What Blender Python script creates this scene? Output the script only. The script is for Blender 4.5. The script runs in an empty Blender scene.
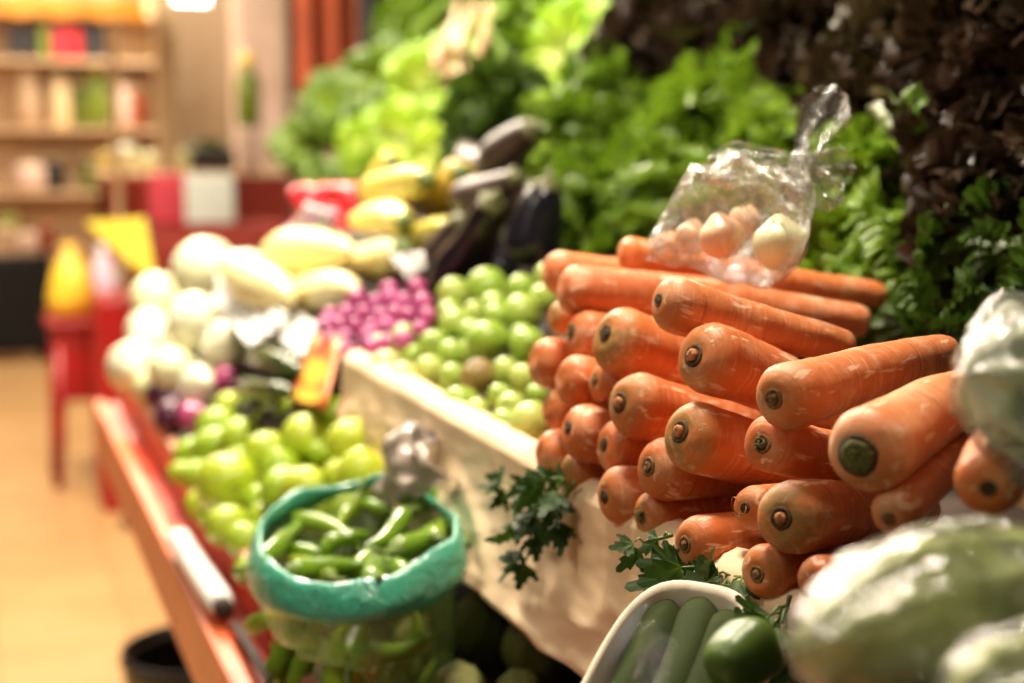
import bpy, bmesh, math, random
import numpy as np
from mathutils import Vector, Matrix, Quaternion, noise

sc = bpy.context.scene
COL = sc.collection
PI = math.pi
random.seed(7)
rnd = random.Random(11)

# ------------------------------------------------------------------ camera geometry
F = 1422.2
YAW, PIT = math.radians(20.7), math.radians(7.87)
CAM = np.array([0.0, 0.0, 1.25])
FW = np.array([math.sin(YAW) * math.cos(PIT), math.cos(YAW) * math.cos(PIT), -math.sin(PIT)])
RT = np.array([math.cos(YAW), -math.sin(YAW), 0.0])
UP = np.cross(RT, FW)


def ray(px, py):
    return FW + RT * ((px - 512) / F) + UP * ((341.5 - py) / F)


def P(px, py, d):
    return CAM + ray(px, py) * d


def PN(px, py, n, k):
    """point of the ray on the plane n.p = k"""
    r = ray(px, py)
    n = np.array(n, float)
    t = (k - CAM @ n) / (r @ n)
    return CAM + r * t


def PX(px, py, x):
    return PN(px, py, (1, 0, 0), x)


def depth(p):
    return float((np.array(p) - CAM) @ FW)


def pix(p):
    v = np.array(p) - CAM
    d = v @ FW
    return 512 + F * (v @ RT) / d, 341.5 - F * (v @ UP) / d


# ------------------------------------------------------------------ materials
def srgb(r, g, b):
    def c(v):
        v /= 255.0
        return v / 12.92 if v <= 0.04045 else ((v + 0.055) / 1.055) ** 2.4
    return (c(r), c(g), c(b), 1.0)


class NT:
    def __init__(self, name):
        self.m = bpy.data.materials.new(name)
        self.m.use_nodes = True
        self.t = self.m.node_tree
        self.b = self.t.nodes['Principled BSDF']
        self.out = self.t.nodes['Material Output']

    def n(self, typ, **kw):
        nd = self.t.nodes.new(typ)
        for k, v in kw.items():
            if k in nd.inputs:
                nd.inputs[k].default_value = v
            else:
                setattr(nd, k, v)
        return nd

    def l(self, a, b):
        self.t.links.new(a, b)

    def coord(self, which='Object', scale=(1, 1, 1)):
        tc = self.n('ShaderNodeTexCoord')
        mp = self.n('ShaderNodeMapping')
        mp.inputs['Scale'].default_value = scale
        self.l(tc.outputs[which], mp.inputs['Vector'])
        return mp.outputs['Vector']

    def noise(self, vec, scale, detail=3, rough=0.55, dist=0.0):
        nd = self.n('ShaderNodeTexNoise')
        nd.inputs['Scale'].default_value = scale
        nd.inputs['Detail'].default_value = detail
        nd.inputs['Roughness'].default_value = rough
        nd.inputs['Distortion'].default_value = dist
        self.l(vec, nd.inputs['Vector'])
        return nd.outputs['Fac']

    def ramp(self, fac, stops, interp='LINEAR'):
        r = self.n('ShaderNodeValToRGB')
        r.color_ramp.interpolation = interp
        e = r.color_ramp.elements
        while len(e) < len(stops):
            e.new(0.5)
        for el, (p, c) in zip(e, stops):
            el.position = p
            el.color = c if len(c) == 4 else (*c, 1)
        if fac is not None:
            self.l(fac, r.inputs['Fac'])
        return r.outputs['Color']

    def val(self, fac, a, b):
        mr = self.n('ShaderNodeMapRange')
        mr.inputs['From Min'].default_value = a
        mr.inputs['From Max'].default_value = b
        self.l(fac, mr.inputs['Value'])
        return mr.outputs['Result']

    def math(self, op, a, b):
        nd = self.n('ShaderNodeMath', operation=op)
        for i, v in enumerate((a, b)):
            if isinstance(v, (int, float)):
                nd.inputs[i].default_value = v
            else:
                self.l(v, nd.inputs[i])
        return nd.outputs[0]

    def mix(self, fac, a, b, blend='MIX'):
        nd = self.n('ShaderNodeMix', data_type='RGBA', blend_type=blend)
        for k, v in ((0, fac), (6, a), (7, b)):
            if isinstance(v, (int, float)):
                nd.inputs[k].default_value = v
            elif isinstance(v, tuple):
                nd.inputs[k].default_value = v if len(v) == 4 else (*v, 1)
            else:
                self.l(v, nd.inputs[k])
        return nd.outputs[2]

    def rand(self):
        return self.n('ShaderNodeObjectInfo').outputs['Random']

    def bump(self, h, strength, dist=0.002):
        b = self.n('ShaderNodeBump')
        b.inputs['Strength'].default_value = strength
        b.inputs['Distance'].default_value = dist
        self.l(h, b.inputs['Height'])
        self.l(b.outputs['Normal'], self.b.inputs['Normal'])
        return b.outputs['Normal']

    def base(self, c):
        if isinstance(c, tuple):
            self.b.inputs['Base Color'].default_value = c
        else:
            self.l(c, self.b.inputs['Base Color'])

    def set(self, **kw):
        for k, v in kw.items():
            k = k.replace('_', ' ')
            if isinstance(v, (int, float, tuple)):
                self.b.inputs[k].default_value = v
            else:
                self.l(v, self.b.inputs[k])

    def leafy(self, colr, amount, tint=None):
        tr = self.n('ShaderNodeBsdfTranslucent')
        if isinstance(colr, tuple):
            tr.inputs['Color'].default_value = colr
        else:
            self.l(colr, tr.inputs['Color'])
        ms = self.n('ShaderNodeMixShader')
        ms.inputs[0].default_value = amount
        self.l(self.b.outputs[0], ms.inputs[1])
        self.l(tr.outputs[0], ms.inputs[2])
        self.l(ms.outputs[0], self.out.inputs['Surface'])

    def film(self, amount):
        """thin see-through plastic: amount = share that lets light straight through"""
        tp = self.n('ShaderNodeBsdfTransparent')
        ms = self.n('ShaderNodeMixShader')
        if isinstance(amount, (int, float)):
            ms.inputs[0].default_value = amount
        else:
            self.l(amount, ms.inputs[0])
        self.l(self.b.outputs[0], ms.inputs[1])
        self.l(tp.outputs[0], ms.inputs[2])
        self.l(ms.outputs[0], self.out.inputs['Surface'])


def plain(name, c1, c2=None, scale=20, rough=0.5, bump=0.0, bscale=None, coordscale=(1, 1, 1), **kw):
    m = NT(name)
    v = m.coord('Object', coordscale)
    f = m.noise(v, scale)
    c2 = c2 or tuple(x * 0.75 for x in c1[:3]) + (1,)
    m.base(m.ramp(f, [(0.35, c1), (0.65, c2)]))
    m.set(Roughness=rough, **kw)
    if bump:
        m.bump(m.noise(v, bscale or scale * 3), bump)
    return m.m


def carrot_mat():
    m = NT('carrot_skin')
    r = m.rand()
    tc = m.coord('Object')
    base = m.ramp(m.noise(tc, 28, 3), [(0.3, srgb(208, 112, 54)), (0.7, srgb(220, 134, 74))])
    base = m.mix(m.val(r, 0, 1.6), base, srgb(198, 98, 48))
    # fine pale growth rings across the root
    rv = m.coord('Object', (16, 16, 520))
    ring = m.noise(rv, 1.0, 2, 0.6)
    rf = m.val(ring, 0.53, 0.64)
    brk = m.val(m.noise(tc, 55, 3), 0.42, 0.62)
    rf = m.math('MULTIPLY', rf, brk)
    rf = m.math('MULTIPLY', rf, 0.55)
    c = m.mix(rf, base, srgb(246, 190, 150))
    # dusty pale patches and tiny scuffs
    du = m.val(m.noise(tc, 42, 4, 0.65), 0.50, 0.72)
    c = m.mix(m.math('ADD', m.math('MULTIPLY', du, 0.6), m.math('MULTIPLY', m.n('ShaderNodeAttribute', attribute_type='OBJECT', attribute_name='pale').outputs['Fac'], m.val(m.noise(tc, 16, 4, 0.6), 0.25, 0.75))), c, srgb(238, 184, 146))
    sv = m.coord('Object', (160, 160, 40))
    sk = m.val(m.noise(sv, 1.0, 2), 0.62, 0.68)
    c = m.mix(m.math('MULTIPLY', sk, 0.7), c, srgb(250, 214, 182))
    # brown dirt lines
    dl = m.val(m.noise(m.coord('Object', (20, 20, 260)), 1.3, 2), 0.64, 0.70)
    c = m.mix(m.math('MULTIPLY', dl, 0.45), c, srgb(120, 56, 24))
    # rougher olive-brown skin around the shoulder
    uv = m.n('ShaderNodeTexCoord').outputs['UV']
    sep = m.n('ShaderNodeSeparateXYZ')
    m.l(uv, sep.inputs[0])
    sh = m.val(sep.outputs['Y'], 0.115, 0.0)
    sh = m.math('MULTIPLY', sh, m.val(m.noise(tc, 120, 4, 0.7), 0.35, 0.6))
    at = m.n('ShaderNodeAttribute', attribute_type='OBJECT', attribute_name='dirt')
    sh = m.math('MULTIPLY', sh, at.outputs['Fac'])
    c = m.mix(sh, c, srgb(150, 120, 62))
    m.base(c)
    m.set(Roughness=m.val(m.noise(tc, 60, 3), -0.6, 1.6), Specular_IOR_Level=0.42)
    m.b.inputs['Subsurface Weight'].default_value = 0.04
    m.b.inputs['Subsurface Radius'].default_value = (0.006, 0.002, 0.001)
    h = m.math('ADD', m.math('MULTIPLY', ring, 0.7), m.noise(tc, 90, 4))
    m.bump(h, 0.5, 0.0014)
    return m.m


def fruit_mat(name, ca, cb, cc=None, rough=0.3, spots=0.0, bump=0.12, bscale=160, spotcol=(0.3, 0.2, 0.05, 1)):
    m = NT(name)
    v = m.coord('Object')
    r = m.rand()
    f = m.noise(v, 22, 3)
    c = m.ramp(f, [(0.35, ca), (0.68, cb)])
    if cc:
        c = m.mix(m.val(r, 0.35, 1.1), c, cc)
    if spots:
        s = m.val(m.noise(v, 60, 4, 0.7), 0.62, 0.72)
        c = m.mix(m.math('MULTIPLY', s, spots), c, spotcol)
    m.base(c)
    m.set(Roughness=rough, Specular_IOR_Level=0.5)
    if bump:
        m.bump(m.noise(v, bscale, 2), bump, 0.001)
    return m.m


def streak_mat(name, ca, cb, rough=0.35, n=30.0, mixup=None):
    """skin with fine streaks from stem to root (uses u around, v along)"""
    m = NT(name)
    uv = m.n('ShaderNodeTexCoord').outputs['UV']
    mp = m.n('ShaderNodeMapping')
    mp.inputs['Scale'].default_value = (n, 1.6, 1)
    m.l(uv, mp.inputs['Vector'])
    f = m.noise(mp.outputs['Vector'], 1.0, 3)
    c = m.ramp(f, [(0.35, ca), (0.65, cb)])
    if mixup:
        c = m.mix(m.val(m.rand(), 0.4, 1.2), c, mixup)
    m.base(c)
    m.set(Roughness=rough)
    m.bump(f, 0.1, 0.001)
    return m.m


def leaf_mat(name, stem, mid, edge, trans=0.35, rough=0.42, vary=None):
    m = NT(name)
    uv = m.n('ShaderNodeTexCoord').outputs['UV']
    sep = m.n('ShaderNodeSeparateXYZ')
    m.l(uv, sep.inputs[0])
    n1 = m.noise(m.coord('Object'), 30, 3)
    v = m.math('ADD', sep.outputs['Y'], m.math('MULTIPLY', m.math('SUBTRACT', n1, 0.5), 0.55))
    c = m.ramp(v, [(0.12, stem), (0.5, mid), (0.92, edge)])
    if vary:
        c = m.mix(m.val(m.rand(), 0.2, 1.2), c, vary)
    m.base(c)
    m.set(Roughness=rough, Specular_IOR_Level=0.45)
    m.bump(m.noise(m.coord('Object'), 110, 3), 0.35, 0.002)
    m.leafy(c, trans)
    return m.m


def film_mat(name, colr, through, rough=0.12, bscale=70, bump=0.8, spec=0.8, wr=0.0):
    """thin plastic film: mostly lets light through, mirrors lamps, with a little milky body"""
    m = NT(name)
    v = m.coord('Object')
    h = m.noise(v, bscale, 4, 0.6, 1.2)
    m.base(colr)
    m.set(Roughness=0.5, Specular_IOR_Level=0.0)
    nrm = m.bump(h, bump, 0.006)
    tp = m.n('ShaderNodeBsdfTransparent')
    amt = through
    if wr:
        k = m.val(m.noise(v, bscale * 0.6, 4, 0.65, 2.0), 0.5, 0.68)
        amt = m.math('SUBTRACT', through, m.math('MULTIPLY', k, wr))
    m1 = m.n('ShaderNodeMixShader')
    if isinstance(amt, (int, float)):
        m1.inputs[0].default_value = amt
    else:
        m.l(amt, m1.inputs[0])
    m.l(m.b.outputs[0], m1.inputs[1])
    m.l(tp.outputs[0], m1.inputs[2])
    gl = m.n('ShaderNodeBsdfGlossy')
    gl.inputs['Roughness'].default_value = rough
    m.l(nrm, gl.inputs['Normal'])
    fr = m.n('ShaderNodeLayerWeight')
    m.l(nrm, fr.inputs['Normal'])
    m2 = m.n('ShaderNodeMixShader')
    f5 = m.math('MULTIPLY', m.math('POWER', fr.outputs['Facing'], 4.0), 0.6)
    m.l(m.math('MULTIPLY', m.math('ADD', f5, 0.07), spec), m2.inputs[0])
    m.l(m1.outputs[0], m2.inputs[1])
    m.l(gl.outputs[0], m2.inputs[2])
    m.l(m2.outputs[0], m.out.inputs['Surface'])
    return m.m


M = {}


def mats():
    M['carrot'] = carrot_mat()
    M['crown_green'] = plain('crown_green', srgb(112, 112, 52), srgb(72, 66, 30), 400, 0.8, 0.6)
    M['crown_brown'] = plain('crown_brown', srgb(150, 112, 66), srgb(92, 62, 34), 400, 0.8, 0.6)
    M['crown_dark'] = plain('crown_dark', srgb(98, 74, 42), srgb(54, 38, 20), 400, 0.8, 0.6)
    M['crown_core'] = plain('crown_core', srgb(206, 136, 82), srgb(168, 104, 60), 300, 0.7, 0.4)
    M['hair'] = plain('root_hair', srgb(170, 110, 50), srgb(120, 72, 34), 50, 0.7)
    M['tomatillo'] = fruit_mat('tomatillo_skin', srgb(132, 164, 48), srgb(154, 180, 68), srgb(188, 198, 104), 0.34, 0.3, spotcol=srgb(168, 142, 70))
    M['tomatillo_brown'] = fruit_mat('tomatillo_brown', srgb(120, 96, 48), srgb(150, 126, 66), None, 0.5, 0.5)
    M['tomatillo_pale'] = fruit_mat('tomatillo_pale', srgb(188, 184, 112), srgb(206, 202, 138), None, 0.4, 0.4, spotcol=srgb(150, 140, 70))
    M['lime'] = fruit_mat('lime_peel', srgb(146, 180, 32), srgb(168, 194, 42), srgb(190, 200, 52), 0.25, 0.0, 0.25, 260)
    M['scar'] = plain('stem_scar', srgb(150, 146, 84), srgb(112, 96, 50), 300, 0.8)
    M['chayote'] = fruit_mat('husk_skin', srgb(128, 132, 62), srgb(146, 146, 78), srgb(112, 112, 50), 0.55, 0.3, 0.5, 40, srgb(92, 90, 40))
    M['chili'] = fruit_mat('chili_skin', srgb(88, 126, 22), srgb(116, 148, 30), srgb(156, 174, 44), 0.22, 0.0, 0.1, 60)
    M['chili_stem'] = plain('chili_stem', srgb(116, 140, 54), srgb(92, 110, 44), 80, 0.6)
    M['white_onion'] = streak_mat('white_onion_skin', srgb(240, 236, 214), srgb(222, 220, 176), 0.3, 26, srgb(212, 216, 150))
    M['red_onion'] = streak_mat('red_onion_skin', srgb(92, 34, 66), srgb(58, 22, 44), 0.3, 30)
    M['pink_onion'] = streak_mat('pink_onion_skin', srgb(206, 96, 150), srgb(168, 52, 100), 0.3, 30)
    M['scarlet_onion'] = streak_mat('scarlet_onion_skin', srgb(176, 54, 66), srgb(126, 30, 56), 0.3, 30)
    M['root'] = plain('dry_root', srgb(190, 160, 112), srgb(140, 104, 64), 200, 0.9)
    M['squash'] = streak_mat('squash_skin', srgb(240, 230, 178), srgb(232, 214, 140), 0.35, 8)
    M['pepper'] = streak_mat('pepper_skin', srgb(226, 212, 92), srgb(214, 196, 74), 0.25, 6, srgb(236, 228, 140))
    M['pepper_amber'] = streak_mat('amber_pepper_skin', srgb(206, 176, 74), srgb(190, 160, 60), 0.3, 6)
    M['green_stem'] = plain('green_stem', srgb(110, 130, 50), srgb(80, 96, 36), 90, 0.6)
    M['radish'] = fruit_mat('radish_skin', srgb(186, 70, 138), srgb(206, 100, 160), srgb(164, 48, 108), 0.35, 0.0)
    M['radish_root'] = plain('radish_root', srgb(226, 180, 200), srgb(200, 120, 160), 90, 0.6)
    M['eggplant'] = fruit_mat('eggplant_skin', srgb(18, 16, 24), srgb(24, 20, 28), None, 0.22, 0.0, 0.05)
    M['eggplant_brown'] = fruit_mat('brown_eggplant_skin', srgb(78, 60, 52), srgb(56, 43, 39), srgb(96, 80, 70), 0.38, 0.0, 0.05)
    M['cucumber'] = fruit_mat('cucumber_skin', srgb(50, 66, 26), srgb(76, 92, 40), None, 0.2, 0.3, 0.5, 60, srgb(120, 130, 70))
    M['calyx'] = plain('calyx', srgb(112, 112, 66), srgb(84, 84, 46), 90, 0.6)
    M['lettuce'] = leaf_mat('curly_green_leaf', srgb(190, 204, 110), srgb(104, 136, 30), srgb(102, 134, 28), 0.27, vary=srgb(124, 156, 36))
    M['lettuce_dark'] = leaf_mat('dark_green_leaf', srgb(130, 150, 64), srgb(74, 100, 28), srgb(64, 90, 24), 0.3, vary=srgb(80, 104, 34))
    M['lettuce_lime'] = leaf_mat('lime_green_leaf', srgb(232, 236, 170), srgb(176, 200, 62), srgb(140, 180, 40), 0.4, vary=srgb(196, 208, 70))
    M['lettuce_red'] = leaf_mat('red_leaf', srgb(104, 104, 44), srgb(66, 50, 30), srgb(50, 33, 28), 0.15, 0.34, vary=srgb(66, 58, 28))
    M['spinach'] = leaf_mat('spinach_leaf', srgb(140, 160, 56), srgb(92, 118, 16), srgb(72, 98, 12), 0.26, vary=srgb(112, 138, 22))
    M['parsley'] = leaf_mat('parsley_leaf', srgb(84, 112, 30), srgb(46, 76, 14), srgb(38, 66, 10), 0.3, 0.62)
    M['parsley_stem'] = plain('parsley_stem', srgb(106, 132, 52), srgb(80, 104, 40), 60, 0.5)
    M['leek_white'] = streak_mat('leek_white', srgb(196, 166, 126), srgb(160, 122, 82), 0.4, 14)
    M['paper'] = plain('kraft_white_paper', srgb(246, 218, 180), srgb(240, 208, 166), 9, 0.7, 0.12, 26)
    M['ink'] = plain('dark_ink', srgb(84, 66, 46), srgb(70, 54, 38), 90, 0.8)
    M['card_wood'] = plain('crate_wood', srgb(196, 160, 110), srgb(160, 124, 80), 8, 0.75, 0.3, 30, (1, 12, 12))
    M['white_sheet'] = plain('white_sheet', srgb(226, 224, 220), srgb(212, 210, 206), 12, 0.5, 0.3, 40)
    M['red_paint'] = plain('red_paint', srgb(204, 62, 28), srgb(186, 48, 24), 14, 0.38, 0.2, 40)
    M['orange_paint'] = plain('worn_orange_paint', srgb(226, 118, 66), srgb(212, 96, 48), 14, 0.4, 0.2, 40)
    M['edge_wood'] = plain('bare_edge_wood', srgb(206, 150, 112), srgb(184, 128, 96), 30, 0.6, 0.3, 60, (1, .1, 1))
    M['dark_wood'] = plain('dark_wood', srgb(62, 46, 34), srgb(40, 30, 24), 14, 0.8, 0.3, 40)
    M['brown_wood'] = plain('brown_wood', srgb(138, 86, 62), srgb(102, 60, 44), 16, 0.6, 0.3, 40, (1, .15, 1))
    M['white_plastic'] = plain('white_plastic', srgb(246, 244, 240), srgb(238, 236, 230), 10, 0.3)
    M['black_plastic'] = plain('black_plastic', srgb(22, 21, 20), srgb(16, 15, 14), 10, 0.4)
    M['teal_plastic'] = film_mat('teal_plastic', srgb(70, 168, 138), 0.06, 0.22, 50, 0.7, 1.2)
    M['bag_plastic'] = film_mat('green_clear_plastic', srgb(120, 160, 84), 0.55, 0.15, 60, 0.9, 1.2, 0.3)
    M['clear_film'] = film_mat('clear_film', srgb(225, 232, 226), 0.92, 0.12, 55, 1.0, 2.4, 0.25)
    M['tray_film'] = film_mat('tray_film', srgb(225, 230, 220), 0.993, 0.03, 130, 0.12, 0.05, 0.0)
    M['clear_bag'] = film_mat('clear_bag', srgb(235, 236, 226), 0.86, 0.14, 60, 0.9, 1.3, 0.6)
    M['grey_bag'] = film_mat('grey_bag', srgb(172, 156, 144), 0.25, 0.25, 30, 0.6, 0.8, 0.1)
    M['foam'] = plain('foam_tray', srgb(236, 222, 200), srgb(226, 210, 184), 60, 0.6, 0.2, 200)
    M['nopal'] = fruit_mat('wrapped_green', srgb(36, 48, 12), srgb(54, 66, 20), None, 0.8, 0.5, 0.5, 80, srgb(40, 52, 18))
    M['nopal'].node_tree.nodes['Principled BSDF'].inputs['Specular IOR Level'].default_value = 0.12
    M['poblano'] = fruit_mat('green_pepper_skin', srgb(62, 90, 24), srgb(84, 108, 34), None, 0.42, 0.0)
    M['pale_veg'] = fruit_mat('pale_green_veg', srgb(192, 198, 122), srgb(150, 164, 80), None, 0.5, 0.7, 0.6, 30, srgb(96, 96, 36))
    M['cauli'] = fruit_mat('pale_floret', srgb(216, 220, 200), srgb(150, 164, 110), None, 0.6, 0.3, 0.6, 60, srgb(190, 180, 80))
    M['orange_card'] = plain('orange_card', srgb(238, 132, 50), srgb(230, 118, 46), 10, 0.5)
    M['yellow_print'] = plain('yellow_print', srgb(242, 194, 60), srgb(238, 186, 54), 10, 0.5)
    M['red_print'] = plain('red_print', srgb(232, 92, 50), srgb(226, 84, 46), 10, 0.5)
    M['red_bag'] = plain('red_bag', srgb(212, 40, 52), srgb(190, 30, 44), 10, 0.35, 0.4, 30)
    M['pink_bag'] = plain('pink_bag', srgb(220, 130, 180), srgb(206, 216, 214), 22, 0.4, 0.4, 30)
    M['red_plastic'] = plain('red_plastic', srgb(168, 24, 24), srgb(140, 18, 20), 6, 0.35)
    M['yellow_bag'] = plain('yellow_bag', srgb(240, 200, 60), srgb(226, 170, 44), 8, 0.4, 0.5, 14)
    M['yellow_board'] = plain('yellow_board', srgb(244, 226, 90), srgb(236, 208, 70), 6, 0.5)
    M['amber'] = plain('amber_canvas', srgb(214, 138, 22), srgb(198, 122, 18), 5, 0.6)
    M['cream'] = plain('cream_paint', srgb(236, 208, 160), srgb(226, 196, 146), 5, 0.6)
    M['pinkwhite'] = plain('pink_white_paint', srgb(236, 206, 188), srgb(214, 180, 160), 3, 0.6)
    M['beige'] = plain('beige_plaster', srgb(214, 182, 146), srgb(194, 158, 120), 2.2, 0.8)
    M['beige_obj'] = plain('beige_goods', srgb(204, 172, 140), srgb(176, 140, 104), 9, 0.6)
    M['brick_cloth'] = plain('red_brown_cloth', srgb(150, 44, 22), srgb(122, 32, 18), 4, 0.8)
    M['rust'] = plain('rust_cloth', srgb(156, 66, 26), srgb(126, 50, 20), 4, 0.8)
    M['dark'] = plain('dark_goods', srgb(40, 32, 34), srgb(28, 22, 24), 8, 0.6)
    M['black_cloth'] = plain('black_cloth', srgb(18, 15, 12), srgb(12, 10, 8), 8, 0.9)
    M['green_glass'] = plain('green_bottle', srgb(128, 142, 50), srgb(104, 120, 42), 8, 0.3)
    M['yellow_cap'] = plain('yellow_cap', srgb(240, 206, 110), srgb(230, 190, 90), 8, 0.4)
    M['pinkred'] = plain('pink_red_box', srgb(196, 60, 72), srgb(170, 44, 56), 8, 0.5)
    M['bluewhite'] = plain('pale_blue_box', srgb(206, 210, 200), srgb(190, 194, 180), 8, 0.5)
    M['herb'] = leaf_mat('herb_leaf', srgb(120, 130, 50), srgb(110, 116, 44), srgb(84, 92, 34), 0.2)
    M['wallgrey'] = plain('dim_partition', srgb(60, 50, 40), srgb(46, 38, 30), 4, 0.9)
    # tan floor tiles with thin joints
    m = NT('floor_tiles')
    v = m.coord('Object')
    br = m.n('ShaderNodeTexBrick')
    br.offset = 0.0
    br.inputs['Color1'].default_value = srgb(206, 164, 112)
    br.inputs['Color2'].default_value = srgb(196, 152, 100)
    br.inputs['Mortar'].default_value = srgb(176, 132, 86)
    br.inputs['Scale'].default_value = 1.0
    br.inputs['Mortar Size'].default_value = 0.006
    br.inputs['Brick Width'].default_value = 0.33
    br.inputs['Row Height'].default_value = 0.33
    m.l(v, br.inputs['Vector'])
    c = m.mix(m.val(m.noise(v, 3, 4), 0.3, 0.9), br.outputs['Color'], srgb(186, 140, 92))
    m.base(c)
    m.set(Roughness=0.35)
    M['floor'] = m.m


mats()


# ------------------------------------------------------------------ mesh helpers
class MB:
    def __init__(self):
        self.v, self.f, self.uv, self.mi = [], [], [], []

    def add(self, vs, fs, uvs=None, mi=0):
        b = len(self.v)
        self.v.extend([tuple(map(float, p)) for p in vs])
        self.uv.extend(uvs if uvs is not None else [(0.5, 0.5)] * len(vs))
        self.f.extend([tuple(b + i for i in f) for f in fs])
        self.mi.extend([mi] * len(fs))
        return self

    def mesh(self, name, mat, smooth=True):
        me = bpy.data.meshes.new(name)
        me.from_pydata(self.v, [], self.f)
        for mm in (mat if isinstance(mat, (list, tuple)) else [mat]):
            me.materials.append(mm)
        uvl = me.uv_layers.new(name='UVMap')
        vi = np.empty(len(me.loops), dtype=np.int32)
        me.loops.foreach_get('vertex_index', vi)
        uvl.data.foreach_set('uv', np.array(self.uv, dtype=np.float32)[vi].ravel())
        me.polygons.foreach_set('material_index', self.mi)
        me.polygons.foreach_set('use_smooth', [smooth] * len(me.polygons))
        me.update()
        return me

    def build(self, name, mat, parent=None, loc=None, rot=None, smooth=True):
        o = bpy.data.objects.new(name, self.mesh(name, mat, smooth))
        COL.objects.link(o)
        if parent:
            o.parent = parent
        if loc is not None:
            o.location = loc
        if rot is not None:
            o.rotation_mode = 'QUATERNION'
            o.rotation_quaternion = rot
        return o


def obj_from(me, name, parent=None, loc=None, rot=None, scale=None):
    o = bpy.data.objects.new(name, me)
    COL.objects.link(o)
    if parent:
        o.parent = parent
    if loc is not None:
        o.location = loc
    if rot is not None:
        o.rotation_mode = 'QUATERNION'
        o.rotation_quaternion = rot
    if scale is not None:
        o.scale = scale
    return o


def tag(o, label, cat, group=None):
    o['label'] = label
    o['category'] = cat
    if group:
        o['group'] = group
    return o


def struct(o):
    o['kind'] = 'structure'
    return o


def empty(name, loc=(0, 0, 0), rot=None):
    o = bpy.data.objects.new(name, None)
    COL.objects.link(o)
    o.location = loc
    o.empty_display_size = 0.02
    if rot is not None:
        o.rotation_mode = 'QUATERNION'
        o.rotation_quaternion = rot
    return o


def copy_tree(o):
    c = o.copy()
    COL.objects.link(c)
    for ch in o.children:
        d = ch.copy()
        COL.objects.link(d)
        d.parent = c
    return c


def track(d, axis='Z', spin=0.0):
    q = Vector(d).to_track_quat(axis, 'Y')
    return q @ Quaternion((0, 0, 1), spin)


def grid_faces(nu, nv, wrap=False):
    fs = []
    for j in range(nv - 1):
        for i in range(nu if wrap else nu - 1):
            a, b = j * nu + i, j * nu + (i + 1) % nu
            fs.append((a, b, b + nu, a + nu))
    return fs


def lathe(prof, seg=32, fn=None, cap=True):
    """prof: [(r,z)] bottom to top; fn(x,y,z,u,v)->(x,y,z)"""
    vs, uv = [], []
    n = len(prof)
    for j, (r, z) in enumerate(prof):
        for i in range(seg):
            a = 2 * PI * i / seg
            p = (r * math.cos(a), r * math.sin(a), z)
            if fn:
                p = fn(*p, i / seg, j / (n - 1))
            vs.append(p)
            uv.append((abs(2 * i / seg - 1), j / (n - 1)))
    fs = grid_faces(seg, n, True)
    if cap:
        for j, flip in ((0, True), (n - 1, False)):
            c = tuple(sum(vs[j * seg + i][k] for i in range(seg)) / seg for k in range(3))
            vs.append(c)
            uv.append((0.5, j / (n - 1)))
            ci = len(vs) - 1
            for i in range(seg):
                t = (j * seg + i, j * seg + (i + 1) % seg, ci)
                fs.append(t[::-1] if flip else t)
    return vs, fs, uv


def ellipsoid_prof(rx, rz, n=18):
    return [(max(1e-4, rx * math.sin(PI * k / n)), -rz * math.cos(PI * k / n)) for k in range(1, n)]


def tube(pts, radii, seg=10):
    pts = [Vector(p) for p in pts]
    n = len(pts)
    vs, uv = [], []
    t0 = (pts[1] - pts[0]).normalized()
    up = Vector((0, 0, 1)) if abs(t0.z) < 0.9 else Vector((1, 0, 0))
    nrm = t0.cross(up).normalized()
    for j in range(n):
        t = (pts[min(j + 1, n - 1)] - pts[max(j - 1, 0)]).normalized()
        nrm = (nrm - t * nrm.dot(t)).normalized()
        bn = t.cross(nrm)
        r = radii[j] if hasattr(radii, '__len__') else radii
        for i in range(seg):
            a = 2 * PI * i / seg
            vs.append(tuple(pts[j] + (nrm * math.cos(a) + bn * math.sin(a)) * r))
            uv.append((i / seg, j / (n - 1)))
    fs = grid_faces(seg, n, True)
    fs.append(tuple(range(seg))[::-1])
    fs.append(tuple((n - 1) * seg + i for i in range(seg)))
    return vs, fs, uv


def rbox(sx, sy, sz, bev=0.004, c=(0, 0, 0), seg=2):
    bm = bmesh.new()
    bmesh.ops.create_cube(bm, size=1)
    bmesh.ops.scale(bm, vec=(sx, sy, sz), verts=bm.verts)
    if bev > 0:
        bmesh.ops.bevel(bm, geom=list(bm.edges), offset=min(bev, 0.45 * min(sx, sy, sz)), segments=seg, affect='EDGES', profile=0.6)
    bm.verts.index_update()
    vs = [(v.co.x + c[0], v.co.y + c[1], v.co.z + c[2]) for v in bm.verts]
    fs = [tuple(v.index for v in f.verts) for f in bm.faces]
    bm.free()
    return vs, fs


def span(a, b, bev=0.004):
    """box from corner a to corner b"""
    s = [abs(b[i] - a[i]) for i in range(3)]
    c = [(a[i] + b[i]) / 2 for i in range(3)]
    return rbox(*s, bev, c)


def nz(x, y, z, s, seed=0.0):
    return noise.noise(Vector((x * s + seed * 7.13, y * s - seed * 3.7, z * s + seed * 1.9)))


# ================================================================== THE SETTING
def plane(name, pts, mat, kind=True):
    o = MB().add(pts, [(0, 1, 2, 3)]).build(name, mat, smooth=False)
    return struct(o)


def slab(name, a, b, mat):
    vs, fs = span(a, b, 0.0)
    return struct(MB().add(vs, fs).build(name, mat, smooth=False))


slab('floor', (-3.2, -1.5, -0.05), (3.2, 11.0, 0.0), M['floor'])
slab('wall_back', (-3.2, 11.0, -0.05), (3.2, 11.1, 3.4), M['beige'])
slab('wall_right', (1.62, -1.5, 0.0), (1.70, 4.75, 2.4), M['wallgrey'])

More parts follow.
